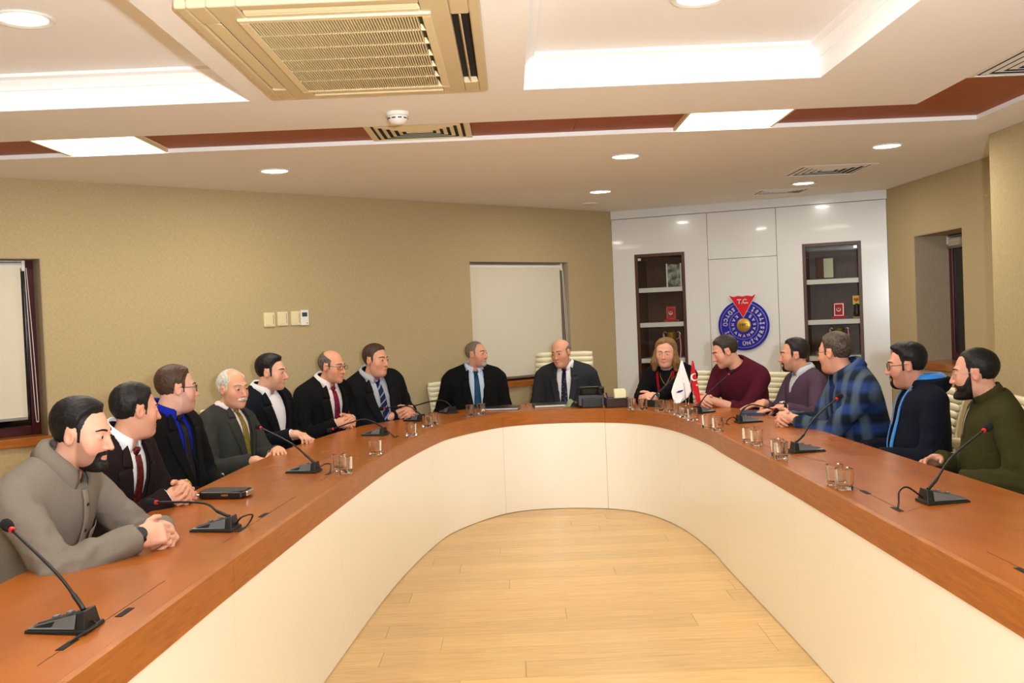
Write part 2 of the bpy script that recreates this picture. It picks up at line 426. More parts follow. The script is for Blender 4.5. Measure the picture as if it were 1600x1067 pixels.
# ------------------------------------------------------------------ white panelled wall
wb = struct(MB().box2((0, 0.42, 0), (2.56, 0.50, ZC+0.02)).build('wall_back', M['white_gloss']), 'glossy white panelled wall with two display cabinets')
wb.matrix_world = FW
def wpanel(a, b, z0, z1, hole=None, name='wall_panel'):
    g = 0.002; a += g; b -= g; z0 += g; z1 -= g; mb = MB()
    if hole:
        ha, hb, hz0, hz1 = hole
        mb.box2((a, 0, z0), (ha, 0.022, z1)); mb.box2((hb, 0, z0), (b, 0.022, z1)); mb.box2((ha, 0, hz1), (hb, 0.022, z1)); mb.box2((ha, 0, z0), (hb, 0.022, hz0))
    else: mb.box2((a, 0, z0), (b, 0.022, z1))
    return mb.build(name, M['white_gloss'], wb)
C1 = (0.222, 0.715, 0.10, 2.022); C2 = (1.807, 2.321, 0.10, 2.022)
wpanel(0, 0.94, 0, 2.377, C1); wpanel(0.94, 1.58, 0, 1.93); wpanel(0.94, 1.58, 1.93, 2.377); wpanel(1.58, 2.545, 0, 2.377, C2)
o = MB().box2((0, -0.012, 2.379), (2.55, 0.03, ZC)).build('frieze_panel', M['white_gloss'], wb)
def cabinet(c, shelves, label, hinge_left):
    a, b, z0, z1 = c
    r = empty('display_cabinet'); r.matrix_world = FW; tag(r, label, 'cabinet', 'glazed display cabinets in the white wall')
    t = 0.03; mb = MB()
    mb.box2((a, -0.004, z0), (a+t, 0.36, z1)); mb.box2((b-t, -0.004, z0), (b, 0.36, z1)); mb.box2((a+t, -0.004, z1-t), (b-t, 0.36, z1)); mb.box2((a+t, -0.004, z0), (b-t, 0.36, z0+t)); mb.box2((a+t, 0.35, z0+t), (b-t, 0.36, z1-t))
    mb.build('carcass', M['cabinet_wood'], r, bevel=0.0015)
    for z in shelves:
        MB().box2((a+t, 0.012, z-0.044), (b-t, 0.348, z)).build('shelf', M['white_gloss'], r, bevel=0.002)
    d = MB().box2((a+t+0.002, 0.002, z0+t+0.002), (b-t-0.002, 0.007, z1-t-0.002)).build('glass_door', M['pane'], r)
    hx = a+t+0.006 if hinge_left else b-t-0.034
    for k in (0, 1):
        MB().box2((hx+k*0.015, -0.006, z1-t-0.034), (hx+0.012+k*0.015, 0.001, z1-t-0.010)).build('hinge_plate', M['chrome'], d)
    return r
cabinet(C1, (1.690, 1.350, 1.000, 0.55), 'glazed dark wood display cabinet behind the woman', True)
cabinet(C2, (1.690, 1.318, 0.985, 0.55), 'glazed dark wood display cabinet right of the blue emblem', False)
# ------------------------------------------------------------------ ceiling fittings
M['lamp_glow'] = mat('lit_lamp', (255, 250, 235), 0.5, emit=(255, 246, 224), estr=9.0)
M['panel_glow'] = mat('lit_panel', (255, 246, 215), 0.5, emit=(255, 240, 196), estr=3.2)
DL_LABELS = {0: 'round lit downlight in the ceiling above the left row of men', 1: 'round lit downlight near the middle of the far ceiling, nearer of two in line',
             2: 'round lit downlight at the far right, in front of the upper ceiling vent', 3: 'round lit downlight farthest away, left of the white cabinet wall',
             4: 'small round lit downlight between the two slatted vents', 5: 'large round lit downlight in the left coffer', 6: 'round lit downlight in the right coffer cut by the top edge'}
for i, (x, y, z) in enumerate(DOWNLIGHTS[:7]):
    r = empty('downlight', (x, y, z)); tag(r, DL_LABELS[i], 'downlight', 'recessed downlights')
    MB().lathe([(0.082, 0.0), (0.105, -0.001), (0.107, -0.006), (0.100, -0.010), (0.084, -0.006)], 32, cap=False).build('trim_ring', M['plastic_white'], r, smooth=True, angle=40)
    MB().lathe([(0.0005, -0.003), (0.083, -0.003)], 32, cap=False).build('lamp_face', M['lamp_glow'], r)
for k, (x, y) in enumerate(PANELS):
    r = empty('light_panel', (x, y, ZC)); tag(r, ('square lit panel in the timber strip on the left', 'square lit panel in the timber strip on the right')[k], 'ceiling light', 'square light panels in the timber strip')
    MB().box2((-0.262, -0.23, 0.012), (0.262, 0.245, 0.02)).build('diffuser', M['panel_glow'], r)
    mb = MB(); mb.box2((-0.275, -0.23, 0.0), (-0.262, 0.25, 0.02)); mb.box2((0.262, -0.23, 0.0), (0.275, 0.25, 0.02)); mb.box2((-0.262, 0.245, 0.0), (0.262, 0.252, 0.02))
    mb.build('frame', M['plastic_cream'], r)
def diffuser_vent(x0, x1, y0, y1, label, z=ZC, mtl='plastic_cream', n=5, dark_rim=False):
    """Four-way ceiling diffuser: nested rectangular louvres that step down to the centre."""
    cx, cy = (x0+x1)/2, (y0+y1)/2; a, b = (x1-x0)/2, (y1-y0)/2
    r = empty('air_vent', (cx, cy, z)); tag(r, label, 'air vent', 'slatted ceiling vents')
    def ring(mb, a0, b0, z0, a1, b1, z1):
        A = [(-a0, -b0, z0), (a0, -b0, z0), (a0, b0, z0), (-a0, b0, z0)]; B = [(-a1, -b1, z1), (a1, -b1, z1), (a1, b1, z1), (-a1, b1, z1)]
        for i in range(4): mb.add([A[i], A[(i+1) % 4], B[(i+1) % 4], B[i]], [(0, 1, 2, 3)])
    mb = MB(); ring(mb, a, b, -0.001, a-0.03, b-0.03, -0.004); ring(mb, a-0.03, b-0.03, -0.004, a-0.034, b-0.034, 0.0)
    mb.build('frame', M[mtl], r, solid=0.002)
    MB().box2((-a+0.03, -b+0.03, -0.0012), (a-0.03, b-0.03, 0.0)).build('duct_shade_sheet', M['dark'], r)  # flush near-black sheet; the shade between the louvres is put into its colour
    st = (min(a, b)-0.04)/n
    for k in range(n):
        d = 0.05+k*st; mb = MB(); ring(mb, a-d, b-d, -0.002, a-d-st*0.52, b-d-st*0.52, -0.006)
        mb.build('louvre', M[mtl], r, solid=0.0016)
    return r
diffuser_vent(-0.72, -0.17, 5.115, 5.58, 'slatted square vent in the timber strip behind the air conditioner', ZC+0.012)
diffuser_vent(2.125, 2.64, 4.035, 4.595, 'slatted square vent in the timber strip at the right edge', ZC+0.012, 'plastic_white')
diffuser_vent(2.13, 2.70, 7.20, 7.74, 'nearer slatted vent in the white ceiling before the cabinet wall', mtl='ceiling')
diffuser_vent(2.17, 2.64, 8.55, 8.92, 'farther slatted vent close above the white cabinet wall', mtl='ceiling')
# smoke detector, blank disc
r = empty('smoke_detector', (-0.50, 4.79, ZC)); tag(r, 'small white smoke detector between the air conditioner and the timber strip', 'smoke detector')
MB().lathe([(0.056, 0.0), (0.056, -0.016), (0.050, -0.020)], 28).build('base', M['plastic_white'], r, smooth=True, angle=40)
MB().lathe([(0.048, -0.020), (0.046, -0.036), (0.034, -0.052), (0.014, -0.058), (0.001, -0.058)], 28).build('sensor_head', M['plastic_white'], r, smooth=True, angle=50)
mb = MB()
for k in range(10):
    a = 2*math.pi*k/10; mb.box((0.0465*math.cos(a), 0.0465*math.sin(a), -0.030), (0.004, 0.018, 0.005), rz=a)
mb.build('vent_slots', M['dark'], r)
r = empty('ceiling_cap', (0.763, 9.05, ZC)); tag(r, 'small flat white cap in the ceiling near the white cabinets', 'ceiling cap')
MB().lathe([(0.075, 0), (0.072, -0.008), (0.03, -0.012), (0.001, -0.012)], 24).build('disc', M['plastic_white'], r, smooth=True, angle=40)
# cassette air conditioner
ac = empty('air_conditioner', (-0.517, 3.66, ZC)); tag(ac, 'large cream ceiling cassette air conditioner with slatted intake grille', 'air conditioner')
AX, AY = 0.462, 0.632
mb = MB()
gx, gy = 0.275, 0.475                         # intake opening
ox0, ox1, oyh = 0.365, 0.425, 0.46            # side outlets
sx0 = 0.30; ey0, ey1 = 0.535, 0.585           # end outlets
def plate(x0, x1, y0, y1): mb.box2((x0, y0, -0.028), (x1, y1, 0.0))
for s_ in (-1, 1):
    xs = sorted((s_*ox1, s_*AX)); plate(xs[0], xs[1], -AY, AY)
    xs = sorted((s_*gx, s_*ox0)); plate(xs[0], xs[1], -AY, AY)
    xs = sorted((s_*ox0, s_*ox1)); plate(xs[0], xs[1], oyh, AY); plate(xs[0], xs[1], -AY, -oyh)
    ys = sorted((s_*gy, s_*ey0)); plate(-gx, gx, ys[0], ys[1]); ys = sorted((s_*ey1, s_*AY)); plate(-gx, gx, ys[0], ys[1])
mb.build('fascia_panel', M['plastic_tan'], ac, bevel=0.006)
fr = MB()
for q in ((-gx-0.03, gx+0.03, gy, gy+0.03), (-gx-0.03, gx+0.03, -gy-0.03, -gy), (-gx-0.03, -gx, -gy, gy), (gx, gx+0.03, -gy, gy)):
    fr.box2((q[0], q[2], -0.036), (q[1], q[3], -0.024))
gr = fr.build('intake_grille', M['plastic_cream'], ac, bevel=0.003)
MB().box2((-gx, -gy, -0.006), (gx, gy, -0.002)).build('filter', mat('filter_mesh', (112, 100, 82), 0.9), ac)
sl = MB().box2((-0.0022, -gy, -0.034), (0.0022, gy, -0.020)).mesh('grille_slat')
for k in range(58):
    o = obj('grille_slat', sl, M['plastic_cream'], gr); o.location = (-gx+0.0092*(k+0.85), 0, 0)
cbm = MB().box2((-gx, -0.004, -0.033), (gx, 0.004, -0.012)).mesh('cross_bar')
for k in range(1, 6):
    o = obj('cross_bar', cbm, M['plastic_cream'], gr); o.location = (0, -gy+2*gy*k/6, 0)
for s_ in (-1, 1):
    MB().box2((min(s_*ox0, s_*ox1), -oyh, -0.004), (max(s_*ox0, s_*ox1), oyh, -0.001)).build('outlet_duct', M['dark'], ac)
    MB().box2((-gx, min(s_*ey0, s_*ey1), -0.004), (gx, max(s_*ey0, s_*ey1), -0.001)).build('outlet_duct', M['dark'], ac)
def flap(x0, x1, y0, y1, tilt_axis, ang, thick=0.004):
    mb = MB().box2((-(x1-x0)/2, -(y1-y0)/2, -thick/2), ((x1-x0)/2, (y1-y0)/2, thick/2))
    o = mb.build('air_flap', M['plastic_cream'], ac, bevel=0.0015); o.location = ((x0+x1)/2, (y0+y1)/2, -0.022)
    o.rotation_euler = (ang, 0, 0) if tilt_axis == 'x' else (0, ang, 0)
flap(-ox1+0.004, -ox0-0.002, -oyh+0.01, oyh-0.01, 'y', 0.12)
flap(ox0+0.02, ox1-0.024, -oyh+0.01, oyh-0.01, 'y', 1.1)
flap(-gx+0.005, gx-0.005, ey0+0.002, ey1-0.004, 'x', 0.1); flap(-gx+0.005, gx-0.005, -ey1+0.004, -ey0-0.012, 'x', -0.3)

# ------------------------------------------------------------------ horseshoe conference table
TZ = 0.75
PAIRS = [((-1.0, .9), (-1.60, .9)), ((-.94, 2.03), (-1.55, 2.03)), ((-.885, 3.05), (-1.50, 3.05)), ((-.79, 4.4), (-1.432, 4.42)), ((-.688, 5.53), (-1.35, 5.62)),
         ((-.54, 6.45), (-1.13, 6.72)), ((-.40, 6.9), (-.87, 7.20)), ((-.09, 7.37), (-.37, 7.86)), ((.26, 7.49), (.2, 8.16)), ((.67, 7.40), (.82, 8.05)), ((.92, 7.15), (1.30, 7.62)),
         ((1.08, 6.65), (1.60, 6.95)), ((1.15, 6.0), (1.70, 6.1)), ((1.155, 5.5), (1.725, 5.5)), ((1.178, 4.25), (1.775, 4.25)), ((1.185, 3.0), (1.83, 3.0)), ((1.185, 1.9), (1.86, 1.9)), ((1.18, .9), (1.9, .9))]
NS = 10
INN = [Vector((p.x, p.y)) for p in catmull([(a[0], a[1], 0) for a, b in PAIRS], NS)]
OUT = [Vector((p.x, p.y)) for p in catmull([(b[0], b[1], 0) for a, b in PAIRS], NS)]
table = empty('conference_table', (0.2, 4.5, 0)); tag(table, 'large horseshoe conference table with brown veneer top and white inner panels', 'table')
TOFF = Vector((0.2, 4.5))
SEAMS = [0, 1, 2, 3, 4, 5, 7, 9, 11, 13, 14, 15, 16, 17]
def inset(i, d):                               # point d metres in from the inner edge towards the outer edge
    v = (OUT[i]-INN[i]); return INN[i]+v.normalized()*d
def outset(i, d):
    v = (INN[i]-OUT[i]); return OUT[i]+v.normalized()*d
def band(fa, fb, i0, i1, z0, z1, gap):
    """Solid strip between two curves over the sample range i0..i1."""
    A = [fa(i) for i in range(i0, i1+1)]; B = [fb(i) for i in range(i0, i1+1)]
    def pull(L):
        L = [p.copy() for p in L]
        L[0] += (L[1]-L[0]).normalized()*gap; L[-1] += (L[-2]-L[-1]).normalized()*gap; return L
    A, B = pull(A), pull(B); n = len(A)
    vs = [(p.x-TOFF.x, p.y-TOFF.y, z) for L, z in ((A, z0), (B, z0), (A, z1), (B, z1)) for p in L]
    a0, b0, a1, b1 = 0, n, 2*n, 3*n; fs = []
    for k in range(n-1):
        fs += [(a1+k, b1+k, b1+k+1, a1+k+1), (a0+k, a0+k+1, b0+k+1, b0+k), (a0+k, a1+k, a1+k+1, a0+k+1), (b0+k, b0+k+1, b1+k+1, b1+k)]
    fs += [(a0, b0, b1, a1), (a0+n-1, a1+n-1, b1+n-1, b0+n-1)]
    mb = MB(); mb.add(vs, fs); return mb
for s0, s1 in zip(SEAMS[:-1], SEAMS[1:]):
    i0, i1 = s0*NS, s1*NS
    band(lambda i: inset(i, 0.0225), lambda i: OUT[i], i0, i1, TZ-0.04, TZ, 0.0006).build('table_top', M['table_wood'], table, angle=30)
    band(lambda i: INN[i], lambda i: inset(i, 0.022), i0, i1, 0.648, TZ, 0.0008).build('edge_band', M['table_edge'], table, angle=30)
    band(lambda i: inset(i, 0.004), lambda i: inset(i, 0.024), i0, i1, 0.004, 0.647, 0.001).build('modesty_panel', M['white_lam'], table, angle=30)
    band(lambda i: outset(i, 0.01), lambda i: outset(i, 0.05), i0, i1, TZ-0.075, TZ-0.041, 0.001).build('under_rail', M['table_wood'], table, angle=30)
for s0 in SEAMS[:]:
    i = s0*NS; a, b = inset(i, 0.026), inset(i, 0.40); d = (b-a).normalized(); ang = math.atan2(d.y, d.x); c = (a+b)/2
    MB().box((c.x-TOFF.x, c.y-TOFF.y, 0.355), ((b-a).length, 0.03, 0.70), rz=ang).build('support_panel', M['white_lam'], table)
def near_index(p): return min(range(len(INN)), key=lambda i: (inset(i, 0.13)-Vector(p)).length)
def slot(p, ln=0.075):
    i = near_index(p); d = (INN[min(i+1, len(INN)-1)]-INN[max(i-1, 0)]); ang = math.atan2(d.y, d.x)
    MB().box((p[0]-TOFF.x, p[1]-TOFF.y, TZ), (ln, 0.018, 0.003), rz=ang).build('cable_slot', M['dark'], table)
SLOTS = [(-1.013, 2.52), (-1.049, 2.272), (-.966, 3.757), (-.985, 3.50), (-.893, 4.90), (-.90, 4.74), (1.301, 3.716), (1.291, 3.382), (1.33, 5.12), (1.318, 4.78), (1.296, 2.551), (-.74, 6.15), (-.68, 6.42), (1.30, 6.10), (1.28, 6.30)]
for p in SLOTS: slot(p)
# hinged cable flaps along the inner side: narrow dark outlines
def flap_lid(s0, s1, t0, t1):
    i0 = int(s0*NS); i1 = int(s1*NS)
    band(lambda i: inset(i, t0), lambda i: inset(i, t1), i0, i1, TZ-0.001, TZ+0.0006, 0).build('flap_joint', M['shadow_gap'], table)
for s0, s1 in ((1.1, 1.8), (2.2, 2.8), (3.1, 3.5), (14.2, 14.7), (15.2, 15.8), (13.2, 13.6)):
    flap_lid(s0, s1, 0.118, 0.1195)
# ------------------------------------------------------------------ chairs
M['leather'] = mat('cream_leather', (236, 226, 192), .38, coat=.1, bump=.04, bscale=300)
def make_chair(tall=False):
    """Swivel armchair with a ribbed back; faces +y, origin on the floor."""
    c = empty('office_chair'); top = 1.135 if tall else .945; wd = .52 if tall else .46
    s_ = MB(); pr = rounded(wd, .46, .08, 6); s_.prism([(x, y+.02) for x, y in pr], .405, .452)
    seat = s_.build('seat', M['leather'], c, bevel=.014, seg=3, angle=40)
    n = 14 if tall else 11; z0 = .50; pit = (top-z0)/n
    def by(z): t = (z-.45)/(top-.45); return -.225-.075*t+.03*math.sin(t*math.pi)
    b = MB(); rows = []
    for i in range(13):
        z = .47+(top-.005-.47)*i/12; y = by(z)-.018; w_ = wd/2-.004-(.012 if i in (0, 12) else 0); rows.append([(w_*k/4, y-.015*0+.012*(k/4)**2, z) for k in range(-4, 5)])
    b.grid(rows); back = b.build('backrest', M['leather'], c, smooth=True, solid=.016)
    prof = []
    rm = MB(); L_ = wd-.012
    for i in range(9):
        x = -L_/2+L_*i/8
        for k in range(8):
            a = 2*math.pi*k/8; rm.v.append((x, .017*math.sin(a)*(1 if abs(i-4) < 4 else .6)+.012*(x/(wd/2))**2, (pit*.52)*math.cos(a)*(1 if abs(i-4) < 4 else .75)))
    for i in range(8):
        for k in range(8): rm.f.append((i*8+k, i*8+(k+1) % 8, (i+1)*8+(k+1) % 8, (i+1)*8+k))
    rm.f.append(tuple(range(7, -1, -1))); rm.f.append(tuple(64+k for k in range(8)))
    me = rm.mesh('rib')
    for i in range(n):
        z = z0+pit*(i+.5); o = obj('rib', me, M['leather'], back, smooth=True); o.location = (0, by(z), z)
    for sg in (-1, 1):
        x = sg*(wd/2+.035); pts = [(sg*(wd/2-.02), .10, .415), (x, .16, .45), (x, .20, .58), (x, .17, .645), (x, .05, .655), (x, -.12, .652), (x-sg*.01, -.21, .64), (sg*(wd/2-.01), -.262, .60)]
        a_ = MB().tube([tuple(p) for p in catmull(pts, 4)], .011, 8).build('armrest_loop', M['plastic_white'], c, smooth=True)
        pd = MB(); pd.tube([(x, .19, .655), (x, .10, .668), (x, -.02, .670), (x, -.15, .665), (x, -.19, .655)], [.012, .020, .022, .020, .012], 10)
        o = pd.build('arm_pad', M['leather'], a_, smooth=True); 
    MB().tube([(0, 0, .10), (0, 0, .40)], [.028, .022], 14).build('gas_column', M['chrome'], c, smooth=True, angle=40)
    bs = MB().lathe([(.05, .085), (.05, .12), (.03, .13)], 16).build('hub', M['chrome'], c, smooth=True, angle=40)
    for k in range(5):
        a = 2*math.pi*k/5+.3; ca, sa = math.cos(a), math.sin(a)
        lg = MB().tube([(.03*ca, .03*sa, .105), (.18*ca, .18*sa, .092), (.30*ca, .30*sa, .075)], [.022, .018, .014], 8).build('leg', M['chrome'], c, smooth=True)
        MB().tube([(.30*ca-.012*sa, .30*sa+.012*ca, .030), (.30*ca+.012*sa, .30*sa-.012*ca, .030)], .030, 12).build('castor', M['black'], lg, smooth=True, angle=40)
    return c
chair_proto = make_chair(False); chair_used = [False]
def place_chair(hx, hy, face, label, back=.0):
    """Put a chair under a sitter whose hips are at (hx, hy) and who faces the given direction."""
    c = chair_proto if not chair_used[0] else copy_tree(chair_proto)
    chair_used[0] = True; a = math.radians(face); c.location = (hx-math.cos(a)*back, hy-math.sin(a)*back, 0); c.rotation_euler = (0, 0, a-math.pi/2)
    return tag(c, label, 'chair', 'cream ribbed chairs round the table')

# ------------------------------------------------------------------ gooseneck microphones
M['mic_grey'] = mat('grey_mic_plate', (112, 116, 116), .35, metal=.4); M['mic_black'] = mat('mic_black', (24, 25, 25), .45); M['foam'] = mat('black_foam', (14, 14, 15), .95, bump=.6, bscale=900)
M['red_ring'] = mat('red_light_ring', (200, 40, 40), .4)
def microphone(bx, by, ang, head, label, via, cable=None, green=False):
    """Wedge-shaped base whose low tip points along ang; gooseneck through the via points to the head (world coordinates)."""
    r = empty('desk_microphone', (bx, by, TZ), math.radians(ang)-math.pi/2); tag(r, label, 'microphone', 'gooseneck microphones on the table')
    inv = (Matrix.Translation((bx, by, TZ)) @ Matrix.Rotation(math.radians(ang)-math.pi/2, 4, 'Z')).inverted()
    # plan tapers to the front; side profile falls from the back edge to the tip
    A = [(-.052, -.060), (.052, -.060), (.026, .105), (-.026, .105)]
    vs = [(x, y, .001) for x, y in A]+[(-.050, -.058, .012), (.050, -.058, .012), (.024, .103, .008), (-.024, .103, .008)]
    MB().add(vs, [(3, 2, 1, 0), (0, 1, 5, 4), (1, 2, 6, 5), (2, 3, 7, 6), (3, 0, 4, 7), (4, 5, 6, 7)]).build('foot', M['mic_black'], r, bevel=.002)
    w0, w1 = .040, .018; top = [(-w0+.012, -.050, .052), (w0-.012, -.050, .052), (w1-.006, .092, .013), (-w1+.006, .092, .013)]
    bot = [(-w0, -.054, .011), (w0, -.054, .011), (w1+.004, .100, .009), (-w1-.004, .100, .009)]
    MB().add(bot+top, [(3, 2, 1, 0), (0, 1, 5, 4), (1, 2, 6, 5), (2, 3, 7, 6), (3, 0, 4, 7), (4, 5, 6, 7)]).build('body', M['mic_black'], r, bevel=.002)
    for sg in (-1, 1):                         # grey side plates
        p0, p1 = Vector((sg*(w0+.0012), -.030, .013)), Vector((sg*(w1+.005), .096, .0105)); p2, p3 = Vector((sg*(w1-.004), .090, .0155)), Vector((sg*(w0-.0095), -.030, .0455))
        MB().add([tuple(p0), tuple(p1), tuple(p2), tuple(p3)], [(0, 1, 2, 3)]).build('side_plate', M['mic_grey'], r, solid=.0015)
    for k, yy in ((0, .0), (1, .035)):
        MB().box((0, yy, .044-yy*.275), (.018, .012, .004)).build('button', M['mic_grey'], r)
    pts = [Vector((0, -.034, .048))]+[inv @ Vector(v) for v in via]+[inv @ Vector(head)]
    path = catmull([tuple(p) for p in pts], 8); L_ = len(path)
    MB().tube([tuple(p) for p in path[:-1]], [.0062 if i < L_*.35 else .0042 for i in range(L_-1)], 8).build('gooseneck', M['mic_black'], r, smooth=True)
    d = (path[-1]-path[-4]).normalized(); hd = path[-1]
    hm = MB().tube([tuple(hd+d*t) for t in (-.016, -.008, .004, .014, .021, .024)], [.008, .0135, .0155, .0145, .009, .002], 14).build('windscreen', M['foam'], r, smooth=True)
    MB().tube([tuple(hd-d*.026), tuple(hd-d*.016)], .0078, 12).build('light_ring', M['red_ring'], r, smooth=True, angle=40)
    if cable:
        pts = [Vector((.0, -.055, .020))]+[inv @ Vector(v) for v in cable]
        MB().tube([tuple(p) for p in catmull([tuple(p) for p in pts], 8)], .0032, 7).build('cable', M['black'], r, smooth=True)
    return r
microphone(-1.092, 2.39, 176, (-1.314, 2.55, .978), 'gooseneck microphone at the lower left corner, nearest the camera', [(-1.085, 2.40, .83), (-1.15, 2.44, .885)], [(-1.02, 2.36, .765), (-1.045, 2.29, .755), (-1.05, 2.27, .745)])
microphone(-1.057, 3.51, 176, (-1.325, 3.585, .846), 'gooseneck microphone bent flat in front of the man in the grey shirt', [(-1.07, 3.525, .815), (-1.13, 3.54, .845)], [(-.97, 3.48, .80), (-.955, 3.56, .79), (-.975, 3.56, .755), (-.99, 3.50, .748)])
microphone(-1.017, 4.82, 172, (-1.315, 5.10, .953), 'gooseneck microphone in front of the grey-moustached man', [(-1.035, 4.87, .83), (-1.12, 4.93, .885)], [(-.93, 4.83, .785), (-.915, 4.88, .775), (-.90, 4.78, .752), (-.905, 4.74, .745)])
microphone(-.871, 6.28, 165, (-1.18, 6.34, .79), 'gooseneck microphone bent low before the bald man with glasses', [(-.90, 6.30, .835), (-.98, 6.31, .85)], [(-.80, 6.25, .775), (-.77, 6.20, .758), (-.745, 6.15, .747)])
microphone(-.698, 7.08, 150, (-.96, 7.22, .838), 'gooseneck microphone before the man in the blue striped tie', [(-.715, 7.10, .83), (-.77, 7.13, .855)])
microphone(-.500, 7.58, 130, (-.785, 7.70, .803), 'gooseneck microphone reaching left beside the man in the teal tie', [(-.53, 7.60, .84), (-.62, 7.63, .845)])
microphone(1.047, 7.46, 45, (1.262, 7.55, .99), 'gooseneck microphone in front of the woman', [(1.06, 7.49, .83), (1.12, 7.51, .87)])
microphone(1.285, 6.82, 30, (1.531, 7.0, 1.005), 'gooseneck microphone in front of the man in the maroon sweater', [(1.29, 6.84, .83), (1.35, 6.88, .885)])
microphone(1.425, 6.14, 5, (1.66, 6.32, .800), 'gooseneck microphone bent flat beside the blue notebook', [(1.41, 6.16, .825), (1.47, 6.20, .852), (1.54, 6.25, .84)], [(1.34, 6.11, .79), (1.31, 6.13, .77), (1.305, 6.12, .747)])
microphone(1.389, 4.81, 2, (1.618, 4.95, .996), 'gooseneck microphone in front of the plaid jacket', [(1.40, 4.83, .83), (1.47, 4.87, .905)])
microphone(1.468, 3.47, 2, (1.711, 3.60, .989), 'gooseneck microphone at the right front, before the green sweater', [(1.475, 3.49, .83), (1.55, 3.53, .90)], [(1.36, 3.46, .81), (1.315, 3.42, .805), (1.30, 3.39, .77), (1.292, 3.385, .747)])

# ------------------------------------------------------------------ square tumblers
M['glass'] = mat('clear_glass', (252, 254, 254), .0, trans=1.0, ior=1.5); M['paper'] = mat('white_paper', (226, 224, 214), .8)
def tumbler_mesh():
    """Squat square tumbler: rounded-square walls, thick base, slightly fluted corners."""
    mb = MB(); prof = [(.90, .0, .35), (.97, .003, .32), (1.0, .012, .30), (1.03, .080, .34), (1.0, .0815, .34), (.86, .079, .38), (.82, .022, .44), (.70, .0165, .48)]
    n = 24
    for (k, z, r) in prof:
        w_ = .060*k; mb.v += [(x, y, z) for x, y in rounded(w_, w_, w_*r, 5)]
    for i in range(len(prof)-1):
        for k in range(n): mb.f.append((i*n+k, i*n+(k+1) % n, (i+1)*n+(k+1) % n, (i+1)*n+k))
    mb.f.append(tuple(range(n-1, -1, -1))); mb.f.append(tuple((len(prof)-1)*n+k for k in range(n)))
    return mb.mesh('tumbler')
tm = tumbler_mesh()
GL = [((-.815, 4.73), 'on the left arm of the table, nearest the camera there'), ((-.862, 4.83), 'just behind the nearest tumbler on the left arm'), ((-.756, 5.35), 'standing alone beside the low bent microphone on the left'), ((-.642, 6.14), 'standing alone before the man in the red tie'),
      ((-.583, 6.62), 'nearer of two beside the microphone before the blue striped tie'), ((-.559, 6.80), 'farther of two beside the microphone before the blue striped tie'), ((-.324, 7.28), 'left of two before the man in the teal tie'), ((-.245, 7.35), 'right of two before the man in the teal tie'),
      ((.855, 7.24), 'left of two beside the pen box'), ((.930, 7.20), 'right of two, between pen box and woman'), ((1.03, 7.04), 'left of two left of the desk flags'), ((1.095, 6.98), 'right of two left of the desk flags'),
      ((1.108, 6.72), 'leftmost of three under the desk flags'), ((1.118, 6.55), 'middle of three under the desk flags'), ((1.135, 6.35), 'rightmost of three under the desk flags'), ((1.148, 5.93), 'left of two at the curve right of the flags'), ((1.175, 5.76), 'right of two at the curve right of the flags'),
      ((1.225, 5.22), 'farther of two between the notebook and the plaid jacket'), ((1.238, 5.10), 'nearer of two between the notebook and the plaid jacket'), ((1.236, 4.70), 'behind its twin beside the plaid man\'s microphone'), ((1.226, 4.60), 'in front of its twin beside the plaid man\'s microphone'),
      ((1.244, 3.885), 'farther of the last two on the right arm'), ((1.246, 3.785), 'nearest of all on the right arm')]
for i, ((x, y), t_) in enumerate(GL):
    o = obj('tumbler', tm, M['glass'], None, angle=25); o.location = (x, y, TZ+.0005); o.rotation_euler = (0, 0, .5+1.7*i); tag(o, 'clear square tumbler '+t_, 'glass', 'square tumblers on the table')

# ------------------------------------------------------------------ small things on the table
def at(name, x, y, rz, label, cat, z=TZ, group=None):
    return tag(empty(name, (x, y, z+.001), math.radians(rz)), label, cat, group)
r = at('tablet_case', -1.235, 4.20, -8, 'closed black leather organiser lying before the man in the dark red tie', 'organiser')
MB().prism(rounded(.20, .115, .018), .002, .030).build('cover', mat('black_leather', (20, 19, 19), .3, coat=.3), r, bevel=.006, angle=40)
MB().prism(rounded(.188, .10, .014), .030, .0335).build('flap', M['black'], r, bevel=.002, angle=40); MB().box((.105, 0, .018), (.012, .07, .022)).build('clasp', M['chrome'], r, bevel=.003); MB().box((.02, -.0585, .017), (.03, .002, .008)).build('badge', M['chrome'], r)
MB().tube([(-.17, -.03, .009), (-.105, -.02, .012)], .004, 8).build('pen', M['chrome'], r, smooth=True, angle=40)
def notebook(x, y, rz, w_, d, t, col, label, cat='notebook'):
    r = at('notebook', x, y, rz, label, cat, group='notebooks on the table'); cm_ = mat('notebook_cover', col, .4, bump=.1, bscale=300)
    MB().box((0, 0, t*.5), (w_-.008, d-.008, t-.006)).build('pages', M['paper'], r); MB().box((0, 0, .0015), (w_, d, .003)).build('cover', cm_, r); MB().box((0, 0, t-.0015), (w_, d, .003)).build('cover', cm_, r); MB().box((-w_/2, 0, t/2), (.004, d, t)).build('spine', cm_, r); return r
notebook(-.09, 7.74, -6, .26, .20, .016, (26, 27, 30), 'black notebook before the man in the teal tie')
notebook(.30, 7.82, 3, .30, .22, .020, (22, 22, 24), 'black folder before the man at the head of the table')
notebook(1.585, 6.60, 70, .21, .15, .018, (32, 44, 78), 'blue notebook under the hand of the man in the purple sweater')
